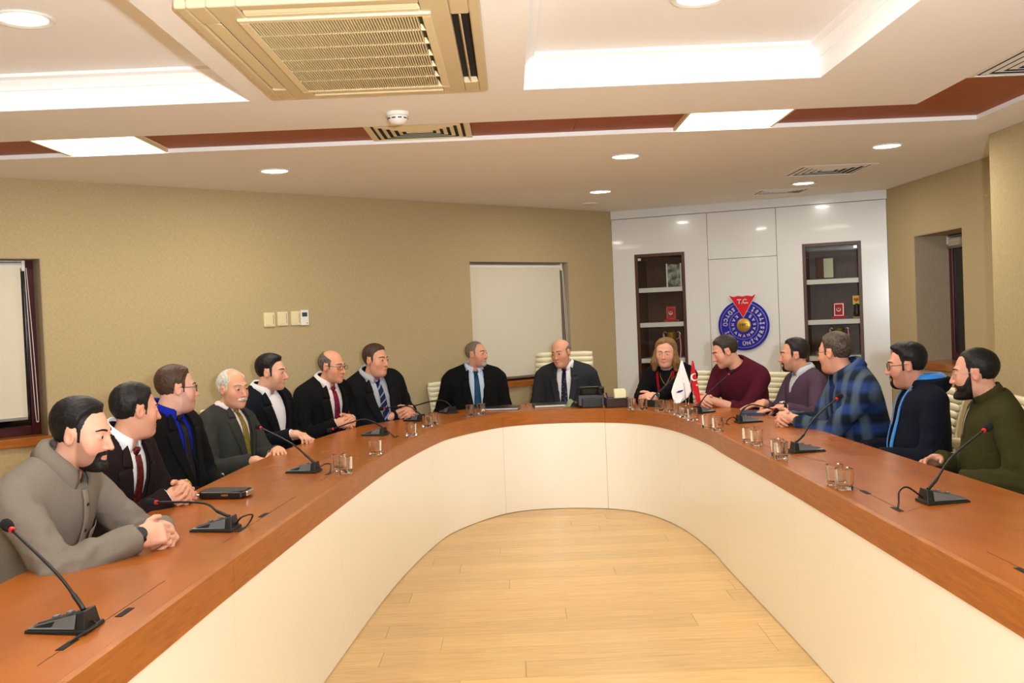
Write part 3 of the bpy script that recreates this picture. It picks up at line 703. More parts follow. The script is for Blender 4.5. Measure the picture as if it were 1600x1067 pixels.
# crumpled cloth, stopper
r = at('lens_cloth', .435, 7.66, 20, 'crumpled green and black cleaning cloth left of the desk telephone', 'cloth')
def lump(n, R_, hgt, seed):
    rnd = random.Random(seed); rows = []
    for i in range(7):
        t_ = i/6; rows.append([((R_*(1-t_)+.001)*(1+.35*math.sin(3*a+i)+.2*rnd.random())*math.cos(a), (R_*.6*(1-t_)+.001)*(1+.3*math.cos(2*a+i))*math.sin(a), .002+hgt*math.sin(t_*1.5)*(1+.25*math.sin(2*a+seed))) for a in [2*math.pi*k/n for k in range(n+1)]])
    mb = MB(); mb.grid(rows); return mb
lump(14, .045, .05, 1).build('cloth_fold', mat('olive_cloth', (140, 150, 112), .9), r, smooth=True); o = lump(12, .03, .035, 5).build('dark_fold', mat('dark_cloth', (24, 28, 26), .8), r, smooth=True); o.location = (.018, -.02, .004)
r = at('glass_stopper', .10, 7.93, 0, 'tiny clear glass stopper between the notebook and the folder', 'stopper')
MB().lathe([(.006, .001), (.013, .004), (.013, .012), (.006, .018), (.010, .026), (.004, .032)], 14).build('knob', M['glass'], r, smooth=True)
# desk telephone, seen from behind
r = at('desk_telephone', .585, 7.64, 182, 'black office desk telephone seen from behind at the head of the table', 'telephone'); pb = mat('phone_black', (22, 23, 24), .35)
MB().add([(-.10, -.09, .012), (.10, -.09, .012), (.10, .09, .012), (-.10, .09, .012), (-.10, -.09, .022), (.10, -.09, .022), (.10, .075, .095), (-.10, .075, .095)], [(3, 2, 1, 0), (4, 5, 6, 7), (0, 1, 5, 4), (1, 2, 6, 5), (2, 3, 7, 6), (3, 0, 4, 7)]).build('body', pb, r, bevel=.006)
MB().box((0, .09, .035), (.15, .05, .068)).build('stand', pb, r, bevel=.005)
o = MB().box((0, 0, 0), (.15, .012, .085)).build('screen', pb, r, bevel=.005); o.location = (.012, .075, .122); o.rotation_euler = (-.5, 0, 0)
o2 = MB().box((0, .0066, 0), (.10, .001, .045)).build('rear_plate', mat('dark_grey_plastic', (44, 46, 47), .5), o)
hs_ = MB(); hs_.tube([tuple(p) for p in catmull([(-.075, -.085, .055), (-.075, -.07, .075), (-.075, .0, .108), (-.075, .075, .135), (-.075, .095, .130)], 5)], .017, 10); h_ = hs_.build('handset', pb, r, smooth=True)
MB().tube([(-.075, .078, .108), (-.075, .090, .150)], [.026, .024], 14).build('earpiece', pb, h_, smooth=True, angle=40); MB().tube([(-.075, -.09, .036), (-.075, -.082, .066)], [.025, .022], 14).build('mouthpiece', pb, h_, smooth=True, angle=40)
# note box with paper slip and pen
r = at('note_box', .775, 7.52, 4, 'dark brown leather note box beside the telephone', 'desk box'); lb = mat('brown_leather', (44, 18, 16), .35, coat=.2)
mb = MB(); mb.box((0, -.055, .036), (.17, .008, .07)); mb.box((0, .055, .036), (.17, .008, .07)); mb.box((-.081, 0, .036), (.008, .102, .07)); mb.box((.081, 0, .036), (.008, .102, .07)); mb.box((0, 0, .005), (.154, .102, .006)); mb.box((-.02, 0, .034), (.004, .102, .06))
mb.build('box', lb, r, bevel=.003)
r2 = at('paper_block', .80, 7.52, 4, 'pale yellow note sheets standing in the brown box', 'paper'); mb = MB()
for k in range(5): mb.box((.003*(k % 2), -.03+.012*k, .066+.003*k), (.082, .002, .115))
mb.build('sheet', mat('cream_paper', (238, 230, 188), .8), r2)
r3 = at('ballpoint_pen', .712, 7.515, 0, 'blue ballpoint pen leaning in the brown box', 'pen'); MB().tube([(.012, 0, .012), (-.012, -.01, .095)], .0052, 10).build('barrel', mat('blue_plastic', (44, 60, 128), .3), r3, smooth=True, angle=40); MB().tube([(-.012, -.01, .095), (-.0165, -.012, .112)], [.0055, .004], 10).build('cap', M['black'], r3, smooth=True, angle=40)
# desk flags on one stand
fs_ = at('desk_flag_stand', 1.215, 6.99, 0, 'chrome desk stand with two small flags before the man in the maroon sweater', 'flag stand')
MB().lathe([(.045, .0005), (.045, .008), (.012, .014), (.006, .022)], 20).build('base', M['chrome'], fs_, smooth=True, angle=40)
P1T, P2T = Vector((-.030, .0, .355)), Vector((.052, .02, .350))
MB().tube([(-.004, 0, .012), tuple(P1T)], .0028, 8).build('pole', M['chrome'], fs_, smooth=True); MB().tube([(.006, .004, .012), tuple(P2T)], .0028, 8).build('pole', M['chrome'], fs_, smooth=True)
def hang_flag(name, top, outline, material, decal=None, seed=0, label=None, yaw=0.0):
    """A cloth triangle hanging limp from the pole tip; outline rows of (left, right, z) below the tip."""
    rows = []
    for (l, r_, z) in outline:
        rows.append([(top.x+l+(r_-l)*k/10, top.y-.004+.010*math.sin(k*1.05+z*30+seed), top.z+z) for k in range(11)])
    mb = MB(); mb.grid(rows); o = mb.build(name, material, fs_, smooth=True, solid=.0012)
    if label: o['label'] = label
    return o, rows
fw_, rw = hang_flag('white_flag', P1T, [(-.002, .006, .0), (-.018, .022, -.05), (-.036, .038, -.105), (-.060, .054, -.165), (-.078, .062, -.215), (-.072, .040, -.258), (-.056, -.006, -.292), (-.048, -.040, -.312)], mat('white_flag_cloth', (240, 238, 236), .8), label='white flag with a blue crest')
fr_, rr_ = hang_flag('red_flag', P2T, [(-.004, .004, .0), (-.010, .012, -.03), (-.014, .020, -.08), (-.014, .028, -.14), (-.010, .036, -.20), (.006, .044, -.25), (.022, .050, -.30), (.040, .048, -.335)], mat('red_flag_cloth', (206, 24, 34), .7), label='red flag with white crescent')
def crescent(R_, hole, shift, n=26):
    """Crescent outline in the x-z plane, horns to +x."""
    import cmath
    d = shift; x = (R_*R_-hole*hole+d*d)/(2*d); h = math.sqrt(max(R_*R_-x*x, 1e-9)); a0 = math.atan2(h, x); b0 = math.atan2(h, x-d)
    out = [(R_*math.cos(a), R_*math.sin(a)) for a in [a0+(2*math.pi-2*a0)*k/n for k in range(n+1)]]
    inn = [(d+hole*math.cos(a), hole*math.sin(a)) for a in [2*math.pi-b0-(2*math.pi-2*b0)*k/n for k in range(n+1)]]
    return out, inn
def flat_marks(kind, R_, y, x, z, material, parent, rot=0.0, thick=.0008):
    mb = MB()
    if kind == 'crescent':
        out, inn = crescent(R_, R_*.8, R_*.25); n = len(out)
        pts = [(p[0], p[1]) for p in out]+[(p[0], p[1]) for p in inn]
        f = [(k, k+1, n+(n-2-k), n+(n-1-k)) for k in range(n-1)]
    else:
        pts = []
        for k in range(10): a = math.pi/2+math.pi*k/5; q = R_ if k % 2 == 0 else R_*.382; pts.append((q*math.cos(a), q*math.sin(a)))
        pts.append((0, 0)); f = [(10, k, (k+1) % 10) for k in range(10)]
    c, s_ = math.cos(rot), math.sin(rot)
    mb.add([(x+p[0]*c-p[1]*s_, y, z+p[0]*s_+p[1]*c) for p in pts], f); return mb.build(kind, material, parent, solid=thick)
M['mark_white'] = mat('white_print', (240, 240, 238), .7); M['mark_blue'] = mat('blue_print', (30, 40, 120), .7)
flat_marks('crescent', .026, P2T.y-.018, P2T.x+.006, P2T.z-.115, M['mark_white'], fr_, .25); flat_marks('star', .009, P2T.y-.018, P2T.x+.022, P2T.z-.172, M['mark_white'], fr_)
mb = MB(); ys = P1T.y-.020
mb.add([(P1T.x-.050, ys, P1T.z-.222), (P1T.x-.030, ys, P1T.z-.209), (P1T.x+.006, ys, P1T.z-.203), (P1T.x-.004, ys, P1T.z-.216), (P1T.x-.028, ys, P1T.z-.224)], [(0, 1, 2, 3, 4)]); mb.build('crest', M['mark_blue'], fw_, solid=.0008)

# ------------------------------------------------------------------ on the walls
def on_wall(F, s_, y, z): return F @ Matrix.Translation((s_, y, z))
for k, (s_, z, w_, h_, lb_) in enumerate(((1.823, 1.517, .088, .105, 'leftmost cream switch plate on the wallpapered wall'), (1.932, 1.521, .086, .104, 'middle cream switch plate on the wallpapered wall'), (2.042, 1.521, .078, .106, 'cream switch plate touching the thermostat'))):
    r = empty('switch_plate'); r.matrix_world = on_wall(FL, s_, 0, z); tag(r, lb_, 'switch', 'cream switch plates on the wall')
    MB().box((0, -.008, 0), (w_, .016, h_)).build('plate', M['plastic_cream'], r, bevel=.003); MB().box((-.010, -.0175, 0), (w_*.62, .004, h_*.8)).build('rocker', M['plastic_cream'], r, bevel=.0015)
    MB().box((w_*.36, -.0165, 0), (.0025, .002, h_*.7)).build('groove', M['shadow_gap'], r)
r = empty('thermostat'); r.matrix_world = on_wall(FL, 2.116, 0, 1.523); tag(r, 'white room thermostat with a dark display on the wallpapered wall', 'thermostat')
MB().box((0, -.010, 0), (.066, .020, .116)).build('housing', M['plastic_white'], r, bevel=.003); MB().box((-.002, -.0205, .024), (.044, .002, .032)).build('display', mat('lcd', (58, 70, 72), .2), r, bevel=.001); MB().box((.018, -.0205, -.042), (.008, .002, .006)).build('button', M['shadow_gap'], r)

# round emblem: blue disc with raised letters, red pennant, gold centre
em = empty('wall_emblem'); em.matrix_world = on_wall(FW, 1.257, 0, 1.295); tag(em, 'round blue university emblem with red pennant and gold centre on the white wall', 'emblem')
M['em_blue'] = mat('blue_enamel', (26, 28, 150), .18, coat=.6); M['em_red'] = mat('red_enamel', (208, 18, 34), .2, coat=.5); M['em_gold'] = mat('gold_plate', (176, 138, 50), .3, metal=.6); M['em_chrome'] = mat('mirror_letters', (214, 214, 220), .22, metal=1.0)
RX = Matrix.Rotation(math.pi/2, 4, 'X')
RE = .238
MB().lathe([(RE-.006, .0), (RE, .006), (RE, .022), (RE-.004, .026), (RE-.012, .026), (RE-.013, .022), (.001, .022)], 72, M=RX).build('disc', M['em_blue'], em, smooth=True, angle=35)
for rr in (.212, .132):
    MB().lathe([(rr, .022), (rr, .0236), (rr+.0025, .0236), (rr+.0025, .022)], 72, M=RX, cap=False).build('ring_line', M['em_chrome'], em)
MB().lathe([(.064, .022), (.064, .028), (.060, .030), (.001, .030)], 40, M=RX).build('centre', M['em_gold'], em, smooth=True, angle=35)
top = [(-.122, .282), (-.085, .268), (-.04, .277), (0, .270), (.04, .277), (.085, .268), (.122, .290)]
def pennant(sc, y0, y1, m_, nm):
    pts = [(x*sc, -.0, .08+(z-.08)*1.0) for x, z in top]; pts = [(p[0], p[2]+(sc-1)*.06) for p in pts]+[(0, .072-(sc-1)*.12)]
    n = len(pts); mb = MB(); mb.add([(x, y0, z) for x, z in pts]+[(x, y1, z) for x, z in pts], [tuple(range(n)), tuple(range(2*n-1, n-1, -1))]+[(i, n+i, n+(i+1) % n, (i+1) % n) for i in range(n)]); return mb.build(nm, m_, em)
pennant(1.06, -.024, -.030, M['em_chrome'], 'pennant_border'); pennant(1.0, -.024, -.034, M['em_red'], 'pennant')
def letter(ch, size, Mx, material, parent, ext=.0022, bold=.0022):
    cu = bpy.data.curves.new('letter', 'FONT'); cu.body = ch; cu.size = size; cu.align_x = 'CENTER'; cu.align_y = 'CENTER'; cu.extrude = ext; cu.offset = bold*size/.05
    t_ = bpy.data.objects.new('letter_source', cu); COL.objects.link(t_); dg = bpy.context.evaluated_depsgraph_get(); me = bpy.data.meshes.new_from_object(t_.evaluated_get(dg)); bpy.data.objects.remove(t_); bpy.data.curves.remove(cu)
    me.transform(Mx); me.materials.clear(); return obj('letter', me, material, parent)
def ring_text(txt, R_, size, a0, a1, m_):
    n = len(txt)
    for i, ch in enumerate(txt):
        if ch == ' ': continue
        a = math.radians(a0+(a1-a0)*i/(n-1))          # counter-clockwise, tops towards the centre
        letter(ch, size, Matrix.Translation((R_*math.cos(a), -.024, R_*math.sin(a))) @ Matrix.Rotation(-(a+math.pi/2), 4, 'Y') @ RX, m_, em)
ring_text('SÜTÇÜ İMAM ÜNİVERSİTESİ', .176, .047, 122, 418, M['em_chrome'])
ring_text('KAHRAMANMARAŞ', .103, .036, 128, 412, M['em_chrome'])
letter('1992', .042, Matrix.Translation((0, -.031, 0)) @ RX, M['black'], em, bold=.0008); letter('T.C.', .058, Matrix.Translation((0, -.036, .222)) @ RX, M['em_chrome'], em)

# ------------------------------------------------------------------ things on the cabinet shelves
def shelf_thing(name, s_, y, z, label, cat, rz=0.0, group=None):
    r = empty(name); r.matrix_world = on_wall(FW, s_, y, z+.002) @ Matrix.Rotation(rz, 4, 'Z'); return tag(r, label, cat, group)
r = shelf_thing('picture_frame', .575, .15, 1.690, 'framed photograph with pale side bars standing in the left cabinet', 'picture frame', .12)
pf = mat('photo_print', (70, 86, 66), .4); N_, L_, b_ = nodes_of(pf); tcn = N_.new('ShaderNodeTexCoord'); nn = N_.new('ShaderNodeTexNoise'); nn.inputs['Scale'].default_value = 17; nn.inputs['Detail'].default_value = 6; rp = N_.new('ShaderNodeValToRGB')
rp.color_ramp.elements[0].color = (*lin((24, 38, 40)), 1); rp.color_ramp.elements[0].position = .42; rp.color_ramp.elements[1].color = (*lin((176, 178, 132)), 1); rp.color_ramp.elements[1].position = .64; L_.new(tcn.outputs['Object'], nn.inputs['Vector']); L_.new(nn.outputs['Fac'], rp.inputs[0]); L_.new(rp.outputs[0], b_.inputs['Base Color'])
o = MB().box((0, 0, .115), (.135, .006, .215)).build('print', pf, r)
for sg in (-1, 1): MB().box((sg*.068, -.004, .115), (.012, .012, .23)).build('side_bar', M['plastic_white'], r)
MB().box((0, .03, .06), (.05, .05, .004)).build('strut', M['black'], r)
M['velvet'] = mat('red_velvet', (176, 12, 22), .7, sheen=.4); M['silver'] = mat('silver', (208, 206, 204), .2, metal=1.0)
def plaque(s_, z, label):
    r = shelf_thing('flag_plaque', s_, .14, z, label, 'plaque', group='red crescent plaques in the cabinets')
    MB().box((0, .0, .009), (.13, .10, .018)).build('base', M['velvet'], r, bevel=.003); o = MB().box((.0, .0, .085), (.098, .014, .135)).build('panel', M['velvet'], r, bevel=.002)
    fr = MB()
    for q in ((-.040, -.055, -.036, .055), (.036, -.055, .040, .055), (-.036, .051, .036, .055), (-.036, -.055, .036, -.051)): fr.box2((q[0], -.0095, .085+q[1]), (q[2], -.0072, .085+q[3]))
    fr.build('silver_border', M['silver'], o); flat_marks('crescent', .020, -.0085, -.003, .088, M['mark_white'], o, math.pi*.5); flat_marks('star', .008, -.0085, -.002, .096-.0, M['mark_white'], o); return r
plaque(.535, 1.350, 'red crescent plaque in the cabinet behind the woman'); plaque(2.105, 1.318, 'red crescent plaque in the cabinet right of the emblem')
def trophy(s_, z, label):
    r = shelf_thing('trophy_cup', s_, .15, z, label, 'trophy', group='trophy cups with ribbons in the cabinets')
    MB().lathe([(.045, .0), (.045, .03), (.03, .04), (.014, .055), (.012, .12), (.02, .135)], 20).build('stem', M['silver'], r, smooth=True, angle=40)
    MB().lathe([(.012, .135), (.034, .165), (.046, .215), (.050, .245), (.047, .245), (.03, .17), (.004, .15)], 24).build('bowl', M['em_gold'], r, smooth=True, angle=50)
    for sg in (-1, 1):
        MB().tube([tuple(p) for p in catmull([(sg*.040, 0, .175), (sg*.075, 0, .190), (sg*.088, 0, .225), (sg*.070, 0, .250), (sg*.052, 0, .238)], 6)], .005, 8).build('handle', M['silver'], r, smooth=True)
        rb = MB(); rb.grid([[(sg*.078+w_-.02*t_*0+.012*math.sin(t_*3), -.012, .235-.20*t_-.05*(1 if sg > 0 else 0)*t_) for w_ in (-.009, -.003, .003, .009)] for t_ in [k/10 for k in range(11)]]); rb.build('ribbon', M['velvet'], r, smooth=True, solid=.001)
        rb = MB(); rb.grid([[(sg*.078+w_+.012*math.sin(t_*3), -.0135, .235-.20*t_-.05*(1 if sg > 0 else 0)*t_) for w_ in (-.0025, .0025)] for t_ in [k/10 for k in range(11)]]); rb.build('ribbon_stripe', M['mark_white'], r, smooth=True, solid=.001)
    return r
trophy(.530, 1.000, 'silver and gold trophy cup with red ribbons behind the woman'); trophy(2.100, .985, 'silver and gold trophy cup with red ribbons in the right cabinet')
r = shelf_thing('certificate', 2.02, .22, 1.690, 'pale upright certificate on the top shelf of the right cabinet', 'certificate', -.1); MB().box((0, 0, .105), (.085, .008, .18)).build('sheet', mat('cream_sheet', (206, 200, 172), .6), r); MB().box((-.055, .012, .105), (.12, .006, .21)).build('backing', M['cabinet_wood'], r)
r = shelf_thing('heart_award', 2.262, .16, 1.318, 'small dark award topped with a yellow card bearing a red heart', 'award'); MB().box((0, 0, .008), (.075, .06, .016)).build('base', mat('tan_base', (170, 120, 50), .5), r, bevel=.002)
MB().lathe([(.022, .016), (.030, .05), (.018, .085), (.024, .11), (.012, .135)], 14).build('figure', M['black'], r, smooth=True); o = MB().box((-.004, 0, .168), (.062, .006, .080)).build('card', mat('yellow_card', (232, 196, 40), .5), r)
hp_ = []
for k in range(30):
    t_ = 2*math.pi*k/30; hp_.append((.0014*16*math.sin(t_)**3, .0014*(13*math.cos(t_)-5*math.cos(2*t_)-2*math.cos(3*t_)-math.cos(4*t_))))
mb = MB(); mb.add([(x-.004, -.0045, .170+z) for x, z in hp_], [tuple(range(30))]); mb.build('heart', mat('red_print', (190, 30, 36), .5), o, solid=.001)
# ------------------------------------------------------------------ people: implicit surfaces meshed with surface nets
f32 = np.float32
def V(*a): return np.array(a, dtype=f32)
def smin(a, b, k):
    h = np.clip(0.5+0.5*(b-a)/k, 0, 1); return b*(1-h)+a*h-k*h*(1-h)
def smax(a, b, k): return -smin(-a, -b, k)
def ell(P, c, r):
    q = P-V(*c); r = V(*r); k0 = np.sqrt(((q/r)**2).sum(1)); k1 = np.sqrt(((q/(r*r))**2).sum(1)); return k0*(k0-1)/np.maximum(k1, 1e-6)
def cone(P, a, b, ra, rb):
    a = np.asarray(a, f32); b = np.asarray(b, f32); ba = b-a; pa = P-a
    t = np.clip((pa@ba)/max(float(ba@ba), 1e-9), 0, 1); q = pa-t[:, None]*ba
    return np.sqrt((q*q).sum(1))-(ra+(rb-ra)*t)
def rbox(P, c, d, r):
    q = np.abs(P-V(*c))-V(*d)+r; return np.sqrt((np.maximum(q, 0)**2).sum(1))+np.minimum(q.max(1), 0)-r
def wob(P, s, seed=0):
    """Cheap smooth pseudo-noise in -1..1."""
    rg = np.random.default_rng(seed); o = 0
    for k in range(3):
        a, b = rg.normal(size=3), rg.normal(size=3); a *= s*(1+0.7*k)/np.linalg.norm(a); b *= s*(0.8+0.6*k)/np.linalg.norm(b)
        o = o+np.sin(P@a.astype(f32)+rg.random()*6+1.3*np.sin(P@b.astype(f32)+rg.random()*6))/(1+0.6*k)
    return o/2.1
def surfnet(fn, lo, hi, h, relax=1):
    """Naive surface nets, evaluated finely only near the surface."""
    S = 4; lo = np.array(lo, float); n = np.ceil((np.array(hi)-lo)/(h*S)).astype(int)+1
    ax = [lo[i]+np.arange(n[i])*h*S+h*(S-1)/2 for i in range(3)]
    G = np.stack(np.meshgrid(*ax, indexing='ij'), -1).reshape(-1, 3).astype(f32)
    dc = fn(G).reshape(n); N = n*S
    D = np.repeat(np.repeat(np.repeat(dc, S, 0), S, 1), S, 2).astype(f32)
    near = np.abs(dc) < h*S*1.5
    idx = np.argwhere(near)
    off = np.stack(np.meshgrid(*[np.arange(S)]*3, indexing='ij'), -1).reshape(-1, 3)
    I = (idx[:, None, :]*S+off[None]).reshape(-1, 3)
    D[I[:, 0], I[:, 1], I[:, 2]] = fn((lo+I*h).astype(f32))
    ins = D < 0
    cnt = np.zeros(N-1, np.int16)
    for a in (0, 1):
        for b in (0, 1):
            for c in (0, 1): cnt += ins[a:N[0]-1+a, b:N[1]-1+b, c:N[2]-1+c]
    act = np.argwhere((cnt > 0) & (cnt < 8)); ids = -np.ones(N-1, np.int64); ids[tuple(act.T)] = np.arange(len(act))
    acc = np.zeros((len(act), 3)); num = np.zeros(len(act))
    cor = [(a, b, c) for a in (0, 1) for b in (0, 1) for c in (0, 1)]
    for p in cor:
        for q in cor:
            if sum(abs(p[i]-q[i]) for i in range(3)) != 1 or p > q: continue
            dp = D[tuple((act+p).T)]; dq = D[tuple((act+q).T)]; mk = (dp < 0) != (dq < 0)
            t = np.where(mk, dp/np.where(mk, dp-dq, 1), 0)
            pt = np.array(p)+t[:, None]*(np.array(q)-np.array(p)); acc += np.where(mk[:, None], pt, 0); num += mk
    vs = lo+(act+acc/np.maximum(num, 1)[:, None])*h
    quads = []
    for ax_ in range(3):
        o1, o2 = [(1, 2), (2, 0), (0, 1)][ax_]
        sl0 = [slice(None)]*3; sl1 = [slice(None)]*3; sl0[ax_] = slice(0, -1); sl1[ax_] = slice(1, None)
        a_, b_ = ins[tuple(sl0)], ins[tuple(sl1)]
        for flip, mk in ((False, a_ & ~b_), (True, ~a_ & b_)):
            e = np.argwhere(mk); e = e[(e[:, o1] > 0) & (e[:, o2] > 0) & (e[:, o1] < N[o1]-1) & (e[:, o2] < N[o2]-1)]
            def cell(d1, d2):
                c = e.copy(); c[:, o1] -= d1; c[:, o2] -= d2; return ids[tuple(c.T)]
            q = np.stack([cell(1, 1), cell(0, 1), cell(0, 0), cell(1, 0)], 1)
            quads.append(q[:, ::-1] if flip else q)
    quads = np.concatenate(quads); quads = quads[(quads >= 0).all(1)]
    for _ in range(relax):                      # a light smoothing that keeps volume
        sm = np.zeros_like(vs); c = np.zeros(len(vs))
        for i in range(4):
            a_, b_ = quads[:, i], quads[:, (i+1) % 4]
            np.add.at(sm, a_, vs[b_]); np.add.at(c, a_, 1); np.add.at(sm, b_, vs[a_]); np.add.at(c, b_, 1)
        vs = vs*0.5+0.5*np.where(c[:, None] > 0, sm/np.maximum(c, 1)[:, None], vs)
    return vs, quads
def np_mesh(name, vs, quads, colors=None):
    me = bpy.data.meshes.new(name); nv, nq = len(vs), len(quads)
    me.vertices.add(nv); me.vertices.foreach_set('co', np.asarray(vs, f32).ravel())
    me.loops.add(nq*4); me.loops.foreach_set('vertex_index', np.asarray(quads, np.int32).ravel())
    me.polygons.add(nq); me.polygons.foreach_set('loop_start', np.arange(0, nq*4, 4, dtype=np.int32))
    me.update(calc_edges=True); me.validate()
    me.polygons.foreach_set('use_smooth', np.ones(len(me.polygons), bool))
    if colors is not None and len(me.vertices) == nv:
        ca = me.color_attributes.new('tone', 'FLOAT_COLOR', 'POINT'); ca.data.foreach_set('color', np.concatenate([colors, np.ones((nv, 1))], 1).astype(f32).ravel())
    return me
def np_join(parts):
    vs, qs, cs, b = [], [], [], 0
    for v, q, c in parts: vs.append(v); qs.append(q+b); cs.append(c); b += len(v)
    return np.concatenate(vs), np.concatenate(qs), np.concatenate(cs)
def rotm(yaw=0, pitch=0, roll=0):
    """Columns = axes of a frame that faces +y; pitch > 0 looks down, roll > 0 tips to its right."""
    cy, sy, cp, sp, cr, sr = math.cos(yaw), math.sin(yaw), math.cos(pitch), math.sin(pitch), math.cos(roll), math.sin(roll)
    Rz = np.array([[cy, -sy, 0], [sy, cy, 0], [0, 0, 1]]); Rx = np.array([[1, 0, 0], [0, cp, sp], [0, -sp, cp]]); Ry = np.array([[cr, 0, sr], [0, 1, 0], [-sr, 0, cr]])
    return Rz@Rx@Ry

# ---- head
def head_sdf(Q, p, neck=None):
    w_, jw, fat, ns = p.get('w', 1.0), p.get('jaw', 1.0), p.get('fat', 1.0), p.get('nose', 1.0)
    sm = p.get('smile', .0015)
    X = np.stack([np.abs(Q[:, 0]), Q[:, 1], Q[:, 2]], 1)       # symmetric
    d = ell(X, (0, -.018, .030), (.075*w_, .096, .084))
    d = smin(d, ell(X, (0, .018, -.030), (.063*w_, .068, .086)), .03)
    d = smin(d, ell(X, (0, .020, -.075), (.054*jw, .056, .042)), .03)
    d = smin(d, ell(X, (0, .066, -.100), (.022*jw, .020, .019)), .025)
    d = smin(d, ell(X, (.036, .050, -.030), (.026*fat, .026, .030)), .025)
    if fat > 1.08: d = smin(d, ell(X, (0, .022, -.108), (.040*fat, .044, .022*fat)), .03)
    d = smin(d, cone(X, (.038, .066, .024), (.012, .081, .021), .010, .010), .014)
    d = smax(d, -ell(X, (.031, .098, .001), (.019, .017, .012)), .012)
    d = smin(d, ell(X, (.0315, .0715, .000), (.0160, .0150, .0145)), .004)
    d = smin(d, cone(X, (0, .081, .014), (0, .083+.020*ns, -.037), .0075, .0105), .013)
    d = smin(d, ell(X, (.0115, .088, -.041), (.0085, .011, .0085)), .007)
    d = smin(d, cone(X, (.026, .070, -.070+sm), (0, .088, -.066), .0040, .0056), .008)
    d = smin(d, cone(X, (.022, .071, -.076+sm), (0, .086, -.078), .0045, .0066), .007)
    d = smax(d, -cone(X, (.019, .092, -.046), (.034, .078, -.074), .0035, .0035), .010)
    e = ell(X, (.076*w_, -.010, -.008), (.0092, .019, .0285)); e = smax(e, -ell(X, (.086*w_, -.006, -.006), (.0075, .011, .018)), .004)
    d = smin(d, e, .006)
    if neck is not None:
        nb, nr = neck; d = smin(d, cone(Q, (0, -.030, -.055), nb, .050*nr, .060*nr), .022)
    return d
HLINE_Y = np.array([-.13, -.07, -.045, -.030, -.024, .008, .012, .026, .030, .037, .056, .13])
def hair_sdf(Q, p, h, dh):
    zf, sb, rec = h.get('line', .070), h.get('burn', -.02), h.get('recede', .0)
    nape = h.get('nape', -.075)
    HZ = np.array([nape, nape+.004, nape+.02, -.03, .024, .026, sb, sb, .036, zf-.020, zf-.002, zf+.008])
    x, y, z = np.abs(Q[:, 0]), Q[:, 1], Q[:, 2]
    line = np.interp(y, HLINE_Y, HZ)+rec*np.clip(y/.06, 0, 1)*np.exp(-((x-.045)/.020)**2)+.004*wob(Q, 160, 3)
    up = np.clip((z-.02)/.08, 0, 1); front = np.clip((y+.02)/.08, 0, 1)
    t = h.get('side', .005)*(1-up)+h.get('top', .014)*up*(1-front)+h.get('front', h.get('top', .014))*up*front
    t = t+h.get('rough', .0012)*wob(Q*V(1, .5, 1), 190, 5)+h.get('rough', .0012)*.7*wob(Q*V(1, .3, .6), 900, 6)
    if h.get('part') is not None: line = line+.022*np.clip(y/.04, 0, 1)*np.exp(-((Q[:, 0]-h['part'])/.022)**2)
    lmax = np.maximum.reduce([np.interp(y+o_, HLINE_Y, HZ) for o_ in (-.010, -.005, .0, .006, .012, .018)])
    u = np.clip((z-np.maximum(line, lmax-.012))/h.get('taper', .034), 0, 1); u = u*u*(3-2*u); t = .0012+(t-.0012)*u
    d = smax(dh-t, line-z, .003)
    if h.get('bald'):
        by, bz, br = h['bald']; d = smax(d, -ell(Q, (0, by, bz), (br*h.get('baldx', .95), br*h.get('baldl', 1.1), br)), .006)
    return d
BL_Y = np.array([-.05, .010, .030, .048, .060, .075, .090, .13]); BL_Z = np.array([.01, .004, -.012, -.045, -.054, -.054, -.049, -.049])
def beard_sdf(Q, b, dh):
    x, y, z = np.abs(Q[:, 0]), Q[:, 1], Q[:, 2]
    g = z-np.interp(y+b.get('up', 0), BL_Y, BL_Z)+b.get('drop', 0)*np.clip((.066-y)/.02, 0, 1); g = np.maximum(g, b.get('back', .012)-y)
    lip = ell(Q, (0, .090, -.0735), (.0205, .03, .0085)); g = np.maximum(g, -lip)
    if b.get('goatee'): g = np.maximum(g, x-b['goatee'])
    g = np.maximum(g, -.135-z)
    t = b.get('t', .006)+b.get('chin', 0)*np.clip((-.085-z)/.03, 0, 1)*np.clip((y-.02)/.04, 0, 1)
    t = .0008+(t-.0008)*np.clip(-g/.014, 0, 1)
    return smax(dh-t-.0010*wob(Q, 420, 9), g, .002)
def stache_sdf(Q, dh, t=.006):
    x, y, z = np.abs(Q[:, 0]), Q[:, 1], Q[:, 2]
    g = np.maximum.reduce([x-.030, -(y-.06), z+.049+.25*x, -.0665-.12*x-z]); return smax(dh-t, g, .003)
def brow_sdf(Q, dh, t=.0022, wd=.0040):
    x, y, z = np.abs(Q[:, 0]), Q[:, 1], Q[:, 2]
    zc = .0230+.0030*np.sin(np.clip((x-.012)/.036, 0, 1)*math.pi*.8)-.003*np.clip((x-.03)/.02, 0, 1)
    g = np.maximum.reduce([np.abs(z-zc)-wd*(1.15-np.clip((x-.012)/.045, 0, 1)*.6), .0115-x, x-.050, .03-y]); return smax(dh-t, g, .002)

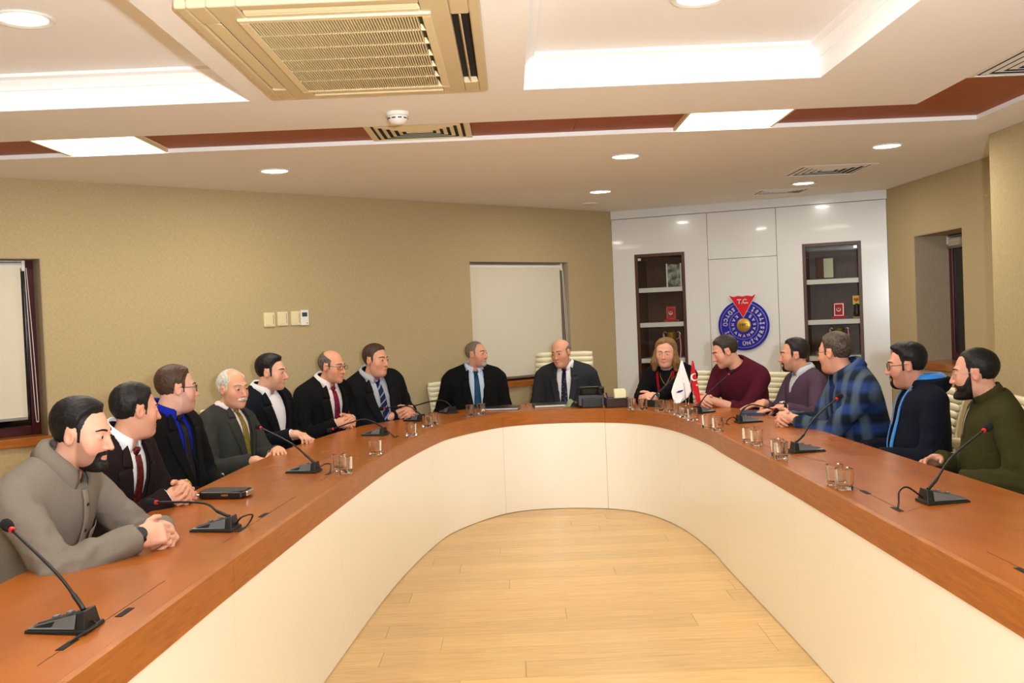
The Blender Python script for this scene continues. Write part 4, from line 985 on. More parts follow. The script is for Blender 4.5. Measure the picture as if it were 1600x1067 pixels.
# ---- hands: wrist at origin, fingers along +y, back of the hand +z, thumb on the +x side
def hand_sdf(Q, curl, spread=1.0, thumb=0.3):
    d = rbox(Q, (0, .048, 0), (.037, .042, .0125), .012)
    d = smin(d, cone(Q, (0, -.01, 0), (0, .03, 0), .026, .030), .02)
    d = smin(d, cone(Q, (.020, .025, -.006), (.034, .050, -.008), .016, .013), .015)
    fx = (.028, .0095, -.0095, -.027); ln = ((.042, .026, .021), (.046, .029, .022), (.043, .027, .021), (.034, .021, .019)); by = (.086, .090, .087, .079)
    fing = None
    for k in range(4):
        p = np.array([fx[k], by[k]-.012, .001]); a = 0.0; sx = (fx[k]/.03)*.10*spread
        c = curl[k] if isinstance(curl, (list, tuple)) and isinstance(curl[0], (list, tuple)) else curl
        rad = (.0092, .0095, .0090, .0080)[k]; segs = []
        for j in range(3):
            a += c[j]; dv = np.array([sx*math.cos(a), math.cos(a), -math.sin(a)]); L_ = ln[k][j]+(.012 if j == 0 else 0)
            q = p+dv*L_; segs.append((p, q, rad*(1-.06*j), rad*(.94-.07*j))); p = q
        df = None
        for s_ in segs:
            e = cone(Q, *s_); df = e if df is None else smin(df, e, .003)
        d = smin(d, df, .005)
    p = np.array([.030, .030, -.008]); dt = None; a = thumb
    for j, L_ in enumerate((.036, .030, .024)):
        dv = np.array([math.sin(.85-a*j), math.cos(.85-a*j), -.35-.15*j]); dv /= np.linalg.norm(dv); q = p+dv*L_
        e = cone(Q, p, q, .0115-.001*j, .0108-.0012*j); dt = e if dt is None else smin(dt, e, .003); p = q
    return smin(d, dt, .008)
def hand_frame(fd, nd):
    y = np.array(fd, float); y /= np.linalg.norm(y); z = np.array(nd, float); z -= y*(z@y); z /= np.linalg.norm(z); x = np.cross(y, z)
    return np.stack([x, y, z], 1)

# ---- materials that depend on the person
def skin_mat(name, rgb):
    m = mat(name, rgb, 0.48, spec=0.35, subs=0.10, bump=0.25, bscale=110); N, L, b = nodes_of(m)
    at = N.new('ShaderNodeAttribute'); at.attribute_name = 'tone'; mx = N.new('ShaderNodeMix'); mx.data_type = 'RGBA'; mx.blend_type = 'MULTIPLY'; mx.inputs[0].default_value = 1
    mx.inputs[6].default_value = (*lin(rgb), 1); L.new(at.outputs['Color'], mx.inputs[7]); L.new(mx.outputs[2], b.inputs['Base Color']); return m
def hair_mat(name, rgb, rgb2=None, rough=0.5, stretch=(1.0, .10, .14), scale=560):
    m = mat(name, rgb, rough, spec=0.3); N, L, b = nodes_of(m)
    tc = N.new('ShaderNodeTexCoord'); mp = N.new('ShaderNodeMapping'); mp.inputs['Scale'].default_value = stretch; L.new(tc.outputs['Object'], mp.inputs[0])
    n = N.new('ShaderNodeTexNoise'); n.inputs['Scale'].default_value = scale; n.inputs['Detail'].default_value = 4; L.new(mp.outputs[0], n.inputs['Vector'])
    r = N.new('ShaderNodeValToRGB'); c = lin(rgb); c2 = lin(rgb2) if rgb2 else tuple(v*1.7+.003 for v in c)
    r.color_ramp.elements[0].position = .38; r.color_ramp.elements[1].position = .66; r.color_ramp.elements[0].color = (*[v*.8 for v in c], 1); r.color_ramp.elements[1].color = (*c2, 1)
    L.new(n.outputs['Fac'], r.inputs[0]); L.new(r.outputs[0], b.inputs['Base Color'])
    bp = N.new('ShaderNodeBump'); bp.inputs['Strength'].default_value = .6; bp.inputs['Distance'].default_value = .002; L.new(n.outputs['Fac'], bp.inputs['Height']); L.new(bp.outputs[0], b.inputs['Normal']); return m
def cloth(name, rgb, var=.10, vs=300, bump=.25, bs=700, rough=.92, sheen=.0, wrinkle=.22):
    m = mat(name, rgb, rough, spec=.14, bump=bump, bscale=bs, var=var, vscale=vs, sheen=sheen); N, L, b = nodes_of(m)
    fine = b.inputs['Normal'].links[0].from_node; tc = N.new('ShaderNodeTexCoord'); n = N.new('ShaderNodeTexNoise')   # soft creases
    n.inputs['Scale'].default_value = 9.0; n.inputs['Detail'].default_value = 2.0; n.inputs['Roughness'].default_value = .5; n.inputs['Distortion'].default_value = 0.9
    L.new(tc.outputs['Object'], n.inputs['Vector']); bp = N.new('ShaderNodeBump'); bp.inputs['Strength'].default_value = wrinkle; bp.inputs['Distance'].default_value = .030
    L.new(n.outputs['Fac'], bp.inputs['Height']); L.new(bp.outputs[0], fine.inputs['Normal']); return m
def plaid_mat(name):
    m = cloth(name, (52, 66, 88)); N, L, b = nodes_of(m)
    tc = N.new('ShaderNodeTexCoord'); sp = N.new('ShaderNodeSeparateXYZ'); L.new(tc.outputs['Object'], sp.inputs[0])
    def stripes(src, freq, ph):
        a = N.new('ShaderNodeMath'); a.operation = 'MULTIPLY_ADD'; a.inputs[1].default_value = freq; a.inputs[2].default_value = ph; L.new(src, a.inputs[0])
        s_ = N.new('ShaderNodeMath'); s_.operation = 'SINE'; L.new(a.outputs[0], s_.inputs[0])
        r = N.new('ShaderNodeMapRange'); r.inputs[1].default_value = -.5; r.inputs[2].default_value = .7; L.new(s_.outputs[0], r.inputs[0]); return r.outputs[0]
    s1 = stripes(sp.outputs['Z'], 52, .4); ad = N.new('ShaderNodeMath'); ad.operation = 'ADD'; L.new(sp.outputs['X'], ad.inputs[0]); L.new(sp.outputs['Y'], ad.inputs[1]); s2 = stripes(ad.outputs[0], 48, 1.0)
    ng = N.new('ShaderNodeTexNoise'); ng.inputs['Scale'].default_value = 500; L.new(tc.outputs['Object'], ng.inputs['Vector'])
    m1 = N.new('ShaderNodeMix'); m1.data_type = 'RGBA'; m1.inputs[6].default_value = (*lin((26, 34, 48)), 1); m1.inputs[7].default_value = (*lin((40, 62, 112)), 1); L.new(s1, m1.inputs[0])
    m2 = N.new('ShaderNodeMix'); m2.data_type = 'RGBA'; m2.inputs[7].default_value = (*lin((96, 112, 128)), 1); L.new(m1.outputs[2], m2.inputs[6])
    mu = N.new('ShaderNodeMath'); mu.operation = 'MULTIPLY'; L.new(s2, mu.inputs[0]); L.new(ng.outputs['Fac'], mu.inputs[1]); L.new(mu.outputs[0], m2.inputs[0]); L.new(m2.outputs[2], b.inputs['Base Color']); return m
def tie_mat(name, rgb, rgb2, kind):
    m = mat(name, rgb, .5, spec=.2); N, L, b = nodes_of(m); tc = N.new('ShaderNodeTexCoord')
    if kind == 'stripe':
        t = N.new('ShaderNodeTexWave'); t.inputs['Scale'].default_value = 11; t.bands_direction = 'DIAGONAL'; out = t.outputs['Fac']; p0, p1 = .88, .93
    elif kind == 'dots':
        t = N.new('ShaderNodeTexVoronoi'); t.inputs['Scale'].default_value = 55; out = t.outputs['Distance']; p0, p1 = .22, .16
    else:
        t = N.new('ShaderNodeTexNoise'); t.inputs['Scale'].default_value = 90; out = t.outputs['Fac']; p0, p1 = .45, .55
    L.new(tc.outputs['Object'], t.inputs['Vector']); r = N.new('ShaderNodeMapRange'); r.inputs[1].default_value = p0; r.inputs[2].default_value = p1; L.new(out, r.inputs[0])
    mx = N.new('ShaderNodeMix'); mx.data_type = 'RGBA'; mx.inputs[6].default_value = (*lin(rgb), 1); mx.inputs[7].default_value = (*lin(rgb2), 1); L.new(r.outputs[0], mx.inputs[0]); L.new(mx.outputs[2], b.inputs['Base Color']); return m
M['eye_white'] = mat('eye_white', (192, 180, 170), .3); M['iris'] = mat('dark_iris', (34, 22, 16), .15); M['lash'] = mat('lash', (24, 17, 14), .6)
M['shoe'] = mat('black_shoe_leather', (20, 18, 17), .3); M['trouser_dark'] = cloth('dark_trousers', (34, 34, 38)); M['denim'] = cloth('denim', (46, 58, 84))
M['lens'] = pane_mat('spectacle_lens')

def two_bone(S, W, a, b, pole):
    d = W-S; L_ = np.linalg.norm(d); k = max(1.0, L_/(a+b)*1.002); a *= k; b *= k; dn = d/L_
    x = (a*a-b*b+L_*L_)/(2*L_); h = math.sqrt(max(a*a-x*x, 0)); p = np.array(pole, float); p -= dn*(p@dn); p /= np.linalg.norm(p); return S+dn*x+p*h

def person(label, head, hip, face, look, pitch=0.0, tilt=0.0, hands=None, poles=None, hp=None, hair=None, skin=(214, 160, 130), outfit=None, bw=1.0, belly=0.0,
           res=.0042, beard=None, stache=None, stubble=0.0, brows=(30, 22, 18), specs=None, sleeve=1.0, watch=None, extra=None, eye_open=1.0, hipz=.53, knees=None, lipcol=(.94, .66, .64), gaze=0.0):
    """Everything is laid out in the person's own frame: origin on the floor under the hips, +y ahead."""
    hp = hp or {}; ya = math.radians(face-90); base = np.array([hip[0], hip[1], 0.]); Rp = rotm(ya)
    toP = lambda w_: Rp.T@(np.array(w_, float)-base)
    dirP = lambda v: Rp.T@np.array(v, float)
    sc = .95*hp.get('sc', 1.0); HC = toP(head); Rh = rotm(math.radians(look-90)-ya, math.radians(pitch), math.radians(tilt))
    H0 = np.array([0, 0, hipz])
    NB = HC+Rh@np.array([0, -.03, -.09])+np.array([0, -.030, -.028]); s = np.linalg.norm(NB-H0)/.53
    tz = (NB-H0)/np.linalg.norm(NB-H0); tx = np.array([1., 0, 0]); tx -= tz*(tx@tz); tx /= np.linalg.norm(tx); ty = np.cross(tz, tx); Rt = np.stack([tx, ty, tz], 1).astype(f32)
    toT = lambda P: ((P-H0.astype(f32))@Rt)/s
    T2P = lambda v: H0+Rt@(np.array(v, float)*s)
    sw = .190*bw
    S = {k: T2P((sg*sw, -.005, .436)) for k, sg in (('R', 1), ('L', -1))}
    ua, fa = .285, .255; E, W, HF = {}, {}, {}
    for k, sg in (('R', 1), ('L', -1)):
        wr, fd, nd, cu = hands[k]; W[k] = toP(wr); pole = dirP(poles[k]) if poles and k in poles else np.array([sg*.5, -.35, -.8])
        E[k] = two_bone(S[k], W[k], ua, fa, pole); HF[k] = hand_frame(dirP(fd), dirP(nd))
    # --- torso, arms
    def torso(P, off=0.0, full=True):
        q = toT(P); A = np.stack([np.abs(q[:, 0]), q[:, 1], q[:, 2]], 1)
        d = ell(A, (0, .0, .03), (.170*bw+belly*.5, .125, .13))
        d = smin(d, ell(A, (0, .020+belly*.6, .17), (.150*bw+belly*.6, .112+belly, .17)), .06)
        d = smin(d, ell(A, (0, .004, .345), (.168*bw, .122, .165)), .07)
        d = smin(d, cone(A, (0, -.02, .450), (.156*bw, -.015, .438), .075, .060), .06)
        d = smin(d, cone(A, (0, -.035, .520), (.140*bw, -.022, .458), .046, .046), .04)
        return d*s-off
    def arm(P, k, off, r=(.056, .047, .034)):
        d = cone(P, S[k], E[k], r[0]+off, r[1]+off); return smin(d, cone(P, E[k], W[k], r[1]+off, r[2]+off), .02)
    skinm = skin_mat('skin', skin); tone = []
    # --- skin: head and neck
    nbh = Rh.T@(NB-HC)/sc; nr = hp.get('neck', 1.0)
    hs = lambda Q: head_sdf(Q, hp, (nbh+np.array([0, 0, -.02]), nr))
    v, q = surfnet(hs, (-.115, -.155, -.26), (.115, .145, .145), res)
    c = np.ones((len(v), 3)); x, y, z = np.abs(v[:, 0]), v[:, 1], v[:, 2]
    def blend(mask, col):
        mm = np.clip(mask, 0, 1)[:, None]; c[:] = c*(1-mm)+c*np.array(col)*mm
    blend(np.exp(-((x-.045)**2+(z+.030)**2)/.0007)*np.clip(y/.05, 0, 1)*.7, (1.0, .82, .80))
    blend(np.exp(-(x**2+(z+.036)**2)/.0003)*np.clip((y-.08)/.02, 0, 1)*.7, (1.0, .82, .80))
    blend(np.clip((x-.073)/.006, 0, 1)*.6, (1.0, .78, .74))
    lipm = np.exp(-((x/.026)**4+((z+.0715-hp.get('smile', .0015)*(x/.026)**2)/.0080)**4))*np.clip((y-.060)/.01, 0, 1); blend(lipm*1.0, lipcol)
    blend(np.exp(-((x/.026)**6+((z+.0722-hp.get('smile', .0015)*(x/.024)**2)/.0015)**2))*np.clip((y-.058)/.008, 0, 1)*.9, (.45, .32, .30))
    blend(np.exp(-(((x-.031)/.018)**2+((z-.004)/.011)**2))*np.clip((y-.05)/.02, 0, 1)*.35, (.86, .76, .72))
    if stubble:
        g = np.interp(y, BL_Y, BL_Z)-z; blend(np.clip(g/.012, 0, 1)*np.clip((y-.005)/.012, 0, 1)*(1-lipm)*stubble*np.clip((z+.15)/.02, 0, 1), (.50, .47, .48))
    if hair and hair.get('shade'):
        blend(np.clip((z-.045)/.02, 0, 1)*hair['shade'], (.75, .7, .68))
    parts = [(v@Rh.T*sc+HC, q, c)]
    # --- skin: forearms and hands
    for k, sg in (('R', 1), ('L', -1)):
        cu = hands[k][3]; mir = V(-sg, 1, 1)            # thumb lies towards the body's midline when the palm faces down
        fnh = lambda Q: hand_sdf(Q*mir, cu)
        v, q = surfnet(fnh, (-.10, -.04, -.115), (.10, .205, .07), max(res*.85, .0034))
        ch = np.ones((len(v), 3)); ch *= 1-.10*np.clip((v[:, 1:2]-.10)/.05, 0, 1)*np.array([0, 1, 1.2])
        parts.append((v@HF[k].T+W[k], q, ch))
        lo = np.minimum(E[k], W[k])-.07; hi = np.maximum(E[k], W[k])+.07
        v, q = surfnet(lambda P: cone(P, E[k], W[k]+(W[k]-E[k])*.04, .043, .0285), lo, hi, .010); parts.append((v, q, np.ones((len(v), 3))))
    # --- hidden torso, upper arms and legs of the same figure, coarse
    kn = knees or (.11, .43); ank = (.12, .40)
    def leg(P, sg, off):
        hpj = np.array([sg*.09, .02, hipz-.015]); kj = np.array([sg*kn[0], kn[1], hipz-.02]); aj = np.array([sg*ank[0], ank[1], .09])
        d = cone(P, hpj, kj, .082+off, .058+off); return smin(d, cone(P, kj, aj, .055+off, .042+off), .03)
    def under(P):
        d = torso(P, -.012)
        for k in 'RL': d = smin(d, cone(P, S[k], E[k], .045, .038), .03)
        for sg in (-1, 1): d = smin(d, leg(P, sg, -.012), .04)
        return d
    v, q = surfnet(under, (-.48, -.35, .05), (.48, .62, 1.2), .022); parts.append((v, q, np.ones((len(v), 3))))
    v, q, c = np_join(parts); me = np_mesh('person', v, q, c); me.materials.append(skinm)
    root = bpy.data.objects.new('person', me); COL.objects.link(root); root.location = base; root.rotation_euler = (0, 0, ya)
    tag(root, label, 'person', 'people seated round the table')
    def child(name, vq, material, parent=root, M3=None, off=None):
        v, q = vq
        if M3 is not None: v = v@M3.T+off
        o = bpy.data.objects.new(name, np_mesh(name, v, q)); COL.objects.link(o); o.data.materials.append(material); o.parent = parent; return o
    HEADM = Matrix.Translation(Vector(HC)) @ Matrix((Rh*sc).tolist()).to_4x4()
    TORM = Matrix.Translation(Vector(H0)) @ (Matrix((np.asarray(Rt, float)*s).tolist()).to_4x4())
    hbox = ((-.13, -.17, -.17), (.13, .15, .165))
    h0 = lambda Q: head_sdf(Q, hp)
    if hair:
        hm = hair_mat('hair', hair['col'], hair.get('col2'), stretch=hair.get('stretch', (1.0, .10, .14)))
        def hf(Q):
            d = hair_sdf(Q, hp, hair, h0(Q))
            if hair.get('long'): d = smin(d, hair['long'](Q), .02)
            return d
        box_ = hair.get('box', hbox)
        o = child('hair', surfnet(hf, *box_, res), hm); o.data.transform(HEADM)
    if beard:
        o = child('beard', surfnet(lambda Q: beard_sdf(Q, beard, h0(Q)), (-.09, -.02, -.16), (.09, .13, .03), res*.9), hair_mat('beard', beard['col'], beard.get('col2'))); o.data.transform(HEADM)
    if stache:
        o = child('moustache', surfnet(lambda Q: stache_sdf(Q, h0(Q), stache.get('t', .006)), (-.045, .04, -.085), (.045, .13, -.035), .0028), hair_mat('moustache', stache['col'])); o.data.transform(HEADM)
    if brows:
        o = child('eyebrows', surfnet(lambda Q: brow_sdf(Q, h0(Q)), (-.06, .02, .01), (.06, .11, .05), .0026), hair_mat('eyebrow', brows)); o.data.transform(HEADM)
    for sg in (-1, 1):                                   # eyes: almond patches on the eyeballs
        mb = MB(); rows = []; mids = []; cx, cy_, cz, R_ = sg*.0315, .0715, .0, .0158
        for i in range(13):
            u = -1+2*i/12; row = []
            for j in range(9):
                t_ = j/8; zl, zu = -.0048*(1-u*u), (-.0048+.0100*eye_open)*(1-u*u); zz = zl+(zu-zl)*t_; xx = u*.0140
                row.append((cx+xx, cy_+math.sqrt(max(R_*R_-xx*xx-zz*zz, 1e-8)), cz+zz+.0006*u*sg))
            rows.append(row)
        mb.grid(rows)
        me = mb.mesh('eye'); me.materials.append(M['eye_white']); me.materials.append(M['iris']); me.materials.append(M['lash'])
        for pI, pl in enumerate(me.polygons):
            cc = pl.center; j = pI % 8
            pl.material_index = 1 if (cc.x-cx-gaze)**2+(cc.z-.0003)**2 < .0064**2 else 0
            if j == 7: pl.material_index = 2
            pl.use_smooth = True
        o = bpy.data.objects.new('eye', me); COL.objects.link(o); o.parent = root; me.transform(HEADM)
        if me.polygons[50].normal.dot(Vector(Rh@np.array([0, 1., 0]))) < 0: me.flip_normals()
    if specs:
        fm = mat('spectacle_frame', specs['col'], .3, metal=specs.get('metal', 0)); g = specs.get('w', .052)/2; hgt = specs.get('h', .034)/2; yy = .098; tr = specs.get('r', .0018)
        gl = empty('spectacles', parent=root); fr = MB(); lens = []
        for sg in (-1, 1):
            cx = sg*(g+.009); ring = [(cx+a, yy-abs(a+sg*.0)*.10-(.012 if sg*a > g*.6 else 0)*0, -.002+b) for a, b in rounded(2*g, 2*hgt, hgt*.7, 4)]
            ring = [(p_[0], yy-.0035*((p_[0]-sg*.009)/.03)**2, p_[2]) for p_ in ring]
            if not specs.get('rimless'): fr.tube(ring, tr, 6, closed=True)
            lens.append(ring)
            fr.tube([(sg*(2*g+.008), yy-.012, .006), (sg*(2*g+.017), yy-.022, .006), (sg*.0775*hp.get('w', 1), .03, .006), (sg*.0795*hp.get('w', 1), -.006, .008), (sg*.078*hp.get('w', 1), -.022, -.008)], tr*1.05, 6)
        fr.tube([(-.010, yy, .004), (0, yy+.003, .006), (.010, yy, .004)], tr, 6)
        o = fr.build('frame', fm, gl, smooth=True); o.data.transform(HEADM)
        for ring in lens:
            mb = MB(); mb.add(ring, [tuple(range(len(ring)))]); o = mb.build('lens', M['lens'], gl); o.data.transform(HEADM)
    # --- clothes
    of = outfit; kind = of['kind']; cm = of['mat']; hcl = of.get('res', .0105)
    tr_m = of.get('trousers', M['trouser_dark'])
    def trousers(P):
        q_ = toT(P); d = ell(q_, (0, .0, .02), (.172*bw+belly*.5, .128, .12))*s
        for sg in (-1, 1): d = smin(d, leg(P, sg, .008), .05)
        return smax(d, .10-P[:, 2], .004)
    child('trousers', surfnet(trousers, (-.40, -.25, .07), (.40, .60, .75), .017), tr_m)
    for sg in (-1, 1):
        aj = np.array([sg*ank[0], ank[1], .0])
        child('shoe', surfnet(lambda P: smax(smin(cone(P, aj+[0, -.04, .045], aj+[sg*.015, .15, .03], .045, .036), cone(P, aj+[0, -.02, .05], aj+[0, -.02, .11], .042, .04), .03), .004-P[:, 2], .004), aj+[-.1, -.12, -.01], aj+[.1, .24, .16], .013), M['shoe'])
    fold = of.get('fold', .0052)
    def garment(P, off, so, cutk=None):
        q_ = toT(P); d = torso(P, off)
        d = d-fold*wob(P*V(1, 1, .55), 34, 11)*np.clip((.46-q_[:, 2])/.2, 0, 1)
        for k in 'RL':
            cl = of.get('cuff', .012); fdv = (W[k]-E[k])/np.linalg.norm(W[k]-E[k]); sl = sleeve[k] if isinstance(sleeve, dict) else sleeve
            C_ = E[k]+(W[k]-E[k])*sl
            r0, r1, r2 = .060+so, .052+so, .041+so*.8
            ua_d = cone(P, S[k], E[k], r0, r1); fo = cone(P, E[k], C_+fdv*.05, r1, r2+(r1-r2)*(1-sl)); fo = smax(fo, (P-C_.astype(f32))@fdv.astype(f32), .004)
            a_ = smin(ua_d, fo, .022)
            el = np.exp(-((P-E[k].astype(f32))**2).sum(1)/.02); a_ = a_-(fold*(.5+1.6*el))*wob(P, 55, 21+ord(k))-fold*.9*el*np.abs(wob(P*V(1, 1, 1.3), 95, 5))
            d = smin(d, a_, .011)
        d = smax(d, -.075*s-q_[:, 2]*s, .01)
        return d
    gbox = ((-.52, -.34, .40), (.52, .62, 1.32))
    lo = np.minimum.reduce([S['R'], S['L'], E['R'], E['L'], W['R'], W['L'], H0-.2, NB-.1])-.11; hi = np.maximum.reduce([S['R'], S['L'], E['R'], E['L'], W['R'], W['L'], H0+.2, NB+.02])+.11
    neckax = (NB+Rh@np.array([0, .0, .0]), HC+Rh@np.array([0, -.026, -.055]))
    nkd = lambda P, r: cone(P, neckax[0]-(neckax[1]-neckax[0])*.6, neckax[1], r+.012, r)
    def ytrace(fn, X_, Z_):
        X_ = np.asarray(X_, float); Z_ = np.asarray(Z_, float); y_ = np.full(X_.shape, .36)
        for _ in range(40):
            P = (H0+(np.stack([X_, y_, Z_], -1)*s)@np.asarray(Rt, float).T).astype(f32); y_ = y_-fn(P)/s*.8
            y_ = np.maximum(y_, -.1)
        return y_
    def drape(name, fn, rows, off, material, solid=.003, parent=root):
        """A strip of cloth laid on the front of a garment; rows of (x, z) in torso coordinates."""
        rows = np.array(rows); n_, m_ = rows.shape[:2]; yy = ytrace(fn, rows[:, :, 0].ravel(), rows[:, :, 1].ravel()).reshape(n_, m_)+off
        mb = MB(); mb.grid([[(rows[i, j, 0], yy[i, j], rows[i, j, 1]) for j in range(m_)] for i in range(n_)])
        o = mb.build(name, material, parent, smooth=True, solid=solid); o.data.transform(TORM); return o
    def span(l, r, m_=5): return [(l[0]+(r[0]-l[0])*j/(m_-1), l[1]+(r[1]-l[1])*j/(m_-1)) for j in range(m_)]
    def collar(material, zb=.548, spreadx=.03, drop=.050, rad=.055, stand=.022, tip=.052, parent=root, name='collar', flare=.0):
        """Turned-down shirt collar round the neck, open at the front."""
        rows_in, rows_out = [], []; n_ = 34
        ax0 = np.array([0, -.030, 0.])
        up = ((Rh@np.array([0, -.03, -.06])+HC-NB)); up = Rt.T.astype(float)@(up/np.linalg.norm(up))
        mb = MB(); rows = []
        for i in range(n_+1):
            a = math.radians(-168+336*i/n_); fr_ = abs(a)/math.radians(168); t0 = max(0, (fr_-.55)/.45)
            ca, sa = -math.cos(a), math.sin(a)
            ce = np.array([0, -.012, zb])+up*stand
            top = ce+np.array([sa*rad*1.0, ca*rad*1.06, .018*(1-fr_)-.020*t0])
            dr = drop*(.70+.60*t0**2)
            bot = np.array([sa*(rad+.016+flare)+math.copysign(spreadx, sa)*t0**3*.6, -.012+ca*(rad+.015+flare)*1.06+.006*t0, zb+stand*.55+.016*(1-fr_)-.024*t0-dr])
            mid = (top+bot)/2+np.array([sa*.008, ca*.008, .006+flare*.5])
            rows.append([tuple(top-np.array([0, 0, .03])-np.array([sa, ca, 0])*.003), tuple(top), tuple(top+np.array([sa*.004, ca*.004, .001])), tuple(mid), tuple(bot)])
        mb.grid(rows); o = mb.build(name, material, parent, smooth=True, solid=.003); o.data.transform(TORM); return o
    def jacket(material, apex=.12, halfw=.072, lapw=.062, shirt_m=None, name='jacket', lapels=True, btn=True, z_top=.50, y0=-.02, shirt_name='shirt'):
        base_off, jo = .010, .024
        shirt_f = lambda P: torso(P, base_off)
        vw = lambda z_: np.interp(z_, [apex-.02, apex, .40, z_top, .56], [0.0, .004, halfw*.86, halfw, halfw*1.0])
        outer = lambda P: garment(P, jo, .004)
        def jf(P):
            q_ = toT(P); d = outer(P); w_ = vw(q_[:, 2]); dv = np.maximum(np.maximum(np.abs(q_[:, 0])-w_, y0-q_[:, 1])*s, -(shirt_f(P)+.005))
            d = smax(d, -dv, .007); nk = nkd(P, .064*nr); return smax(d, -nk, .014)
        jk = child(name, surfnet(jf, lo, hi, hcl, 2), material)
        outer = lambda P: torso(P, jo+.002)
        if shirt_m:
            sf = lambda P: smax(smax(shirt_f(P), (np.abs(toT(P)[:, 0])-.115)*s, .004), (-.04-toT(P)[:, 1])*s, .004)
            child(shirt_name, surfnet(lambda P: smax(sf(P), -nkd(P, .056*nr), .004), lo, hi, .0095), shirt_m)
        if lapels:
            for sg in (-1, 1):
                rows = []
                for i in range(15):
                    t_ = i/14; z_ = apex+.012+(z_top-.045-apex)*t_; w0 = float(vw(z_))-.002; lw = lapw*min(1, .18+t_*1.15)
                    dz = .018*max(0, t_-.8)/.2
                    rows.append([(sg*(w0+lw*j/4), z_-dz*j/4+.0*j) for j in range(5)])
                drape('lapel', outer, rows, .0045, material, .004, jk)
                rows = []
                for i in range(7):
                    t_ = i/6; z_ = z_top-.040+.075*t_; w0 = float(vw(z_))-.004-.012*t_; lw = .046*(1-.35*t_)
                    rows.append([(sg*(w0+lw*j/3), z_+.010*j/3-.022*t_*j/3) for j in range(4)])
                drape('jacket_collar', outer, rows, .006, material, .004, jk)
            pts = []
            for i in range(17):
                a = math.radians(-125+250*i/16); pts.append((math.sin(a)*.077, -.014-math.cos(a)*.074, .548-.028*(abs(i-8)/8)**2))
            o = MB().tube(pts, .011, 8).build('jacket_collar', material, jk, smooth=True); o.data.transform(TORM)
        if btn:
            for z_ in (apex-.005, apex-.10):
                y_ = float(ytrace(outer, [.008], [z_])[0]); o = MB().lathe([(.009, 0), (.009, .003), (.006, .004)], 12).build('button', M['black'], jk, smooth=True)
                o.data.transform(TORM @ Matrix.Translation((.008, y_+.002, z_)) @ Matrix.Rotation(-math.pi/2, 4, 'X'))
        return outer, jk, shirt_f
    def cuffs(material, k_list='RL', r=.036, ln=.022):
        for k in k_list:
            fdv = (W[k]-E[k])/np.linalg.norm(W[k]-E[k]); a_ = W[k]-fdv*.035; b_ = W[k]-fdv*.002+fdv*ln*.2
            o = MB().tube([tuple(a_), tuple((a_+b_)/2), tuple(b_)], [r, r, r*.97], 16).build('cuff', material, root, smooth=True, angle=40)
    def tie(material, fn, z0=.505, z1=.02, wmax=.040):
        rows = []
        for i in range(16):
            t_ = i/15; z_ = z0-.02+(z1-z0+.02)*t_; hw = .017+(wmax-.017)*min(1, t_*1.15); rows.append([(hw*(-1+2*j/4), z_) for j in range(5)])
        o = drape('tie', fn, rows, .006, material, .004)
        y_ = float(ytrace(fn, [0], [z0-.01])[0])
        kn_ = MB(); kn_.lathe([(.004, -.020), (.013, -.016), (.019, .012), (.015, .020), (.004, .022)], 12)
        k_ = kn_.build('tie_knot', material, o, smooth=True); k_.data.transform(TORM @ Matrix.Translation((0, y_+.004, z0-.012)) @ Matrix.Diagonal((1, .62, 1, 1)))
    ctx = dict(root=root, child=child, drape=drape, TORM=TORM, HEADM=HEADM, toT=toT, torso=torso, garment=garment, nkd=nkd, lo=lo, hi=hi, s=s, S=S, E=E, W=W, nr=nr, span=span, ytrace=ytrace, T2P=T2P, hcl=hcl, collar=collar, HF=HF, NB=NB, HC=HC, Rh=Rh)
    if kind == 'suit':
        outer, jk, sf = jacket(cm, of.get('apex', .12), of.get('vw', .070), shirt_m=of['shirt'])
        collar(of['shirt'], rad=.060*nr)
        if of.get('tie'): tie(of['tie'], sf, z0=.515)
        if of.get('cuffs'): cuffs(of['shirt'], of['cuffs'])
        ctx.update(outer=outer, jk=jk, sf=sf)
    elif kind in ('sweater', 'shirt'):
        gf = lambda P: garment(P, of.get('off', .016), of.get('so', .004))
        nkr = of.get('neckr', .062)*nr
        def gfn(P):
            d = smax(gf(P), -nkd(P, nkr), .014)
            if of.get('vneck'):
                q_ = toT(P); w_ = np.interp(q_[:, 2], [of['vneck'], .52], [0, .062]); dv = np.maximum(np.maximum(np.abs(q_[:, 0])-w_, -q_[:, 1])*s, -torso(P, .006)); d = smax(d, -dv, .004)
            return d
        g = child(of.get('name', kind), surfnet(gfn, lo, hi, hcl, 2), cm); ctx.update(gf=lambda P: torso(P, of.get('off', .016)+.003), g=g)
    if extra: extra(ctx, cm, of, jacket)
    if watch:
        k, wm, fm_ = watch[:3]; fdv = (W[k]-E[k])/np.linalg.norm(W[k]-E[k]); c_ = W[k]+fdv*.004; wt = empty('wristwatch', parent=root)
        MB().tube([tuple(c_-fdv*.009), tuple(c_+fdv*.009)], .0345, 20).build('strap', wm, wt, smooth=True, angle=40)
        z_ = HF[k][:, 2]; Mx = Matrix.Translation(Vector(c_+z_*.030)) @ Matrix(np.stack([HF[k][:, 0], HF[k][:, 1], HF[k][:, 2]], 1).tolist()).to_4x4()
        MB().lathe([(.020, 0), (.021, .004), (.019, .009), (.017, .010)], 20, M=Mx).build('case', fm_, wt, smooth=True, angle=40)
        MB().lathe([(.001, .0102), (.0165, .0102)], 20, M=Mx, cap=False).build('dial', watch[3] if len(watch) > 3 else M['black'], wt)
    return ctx
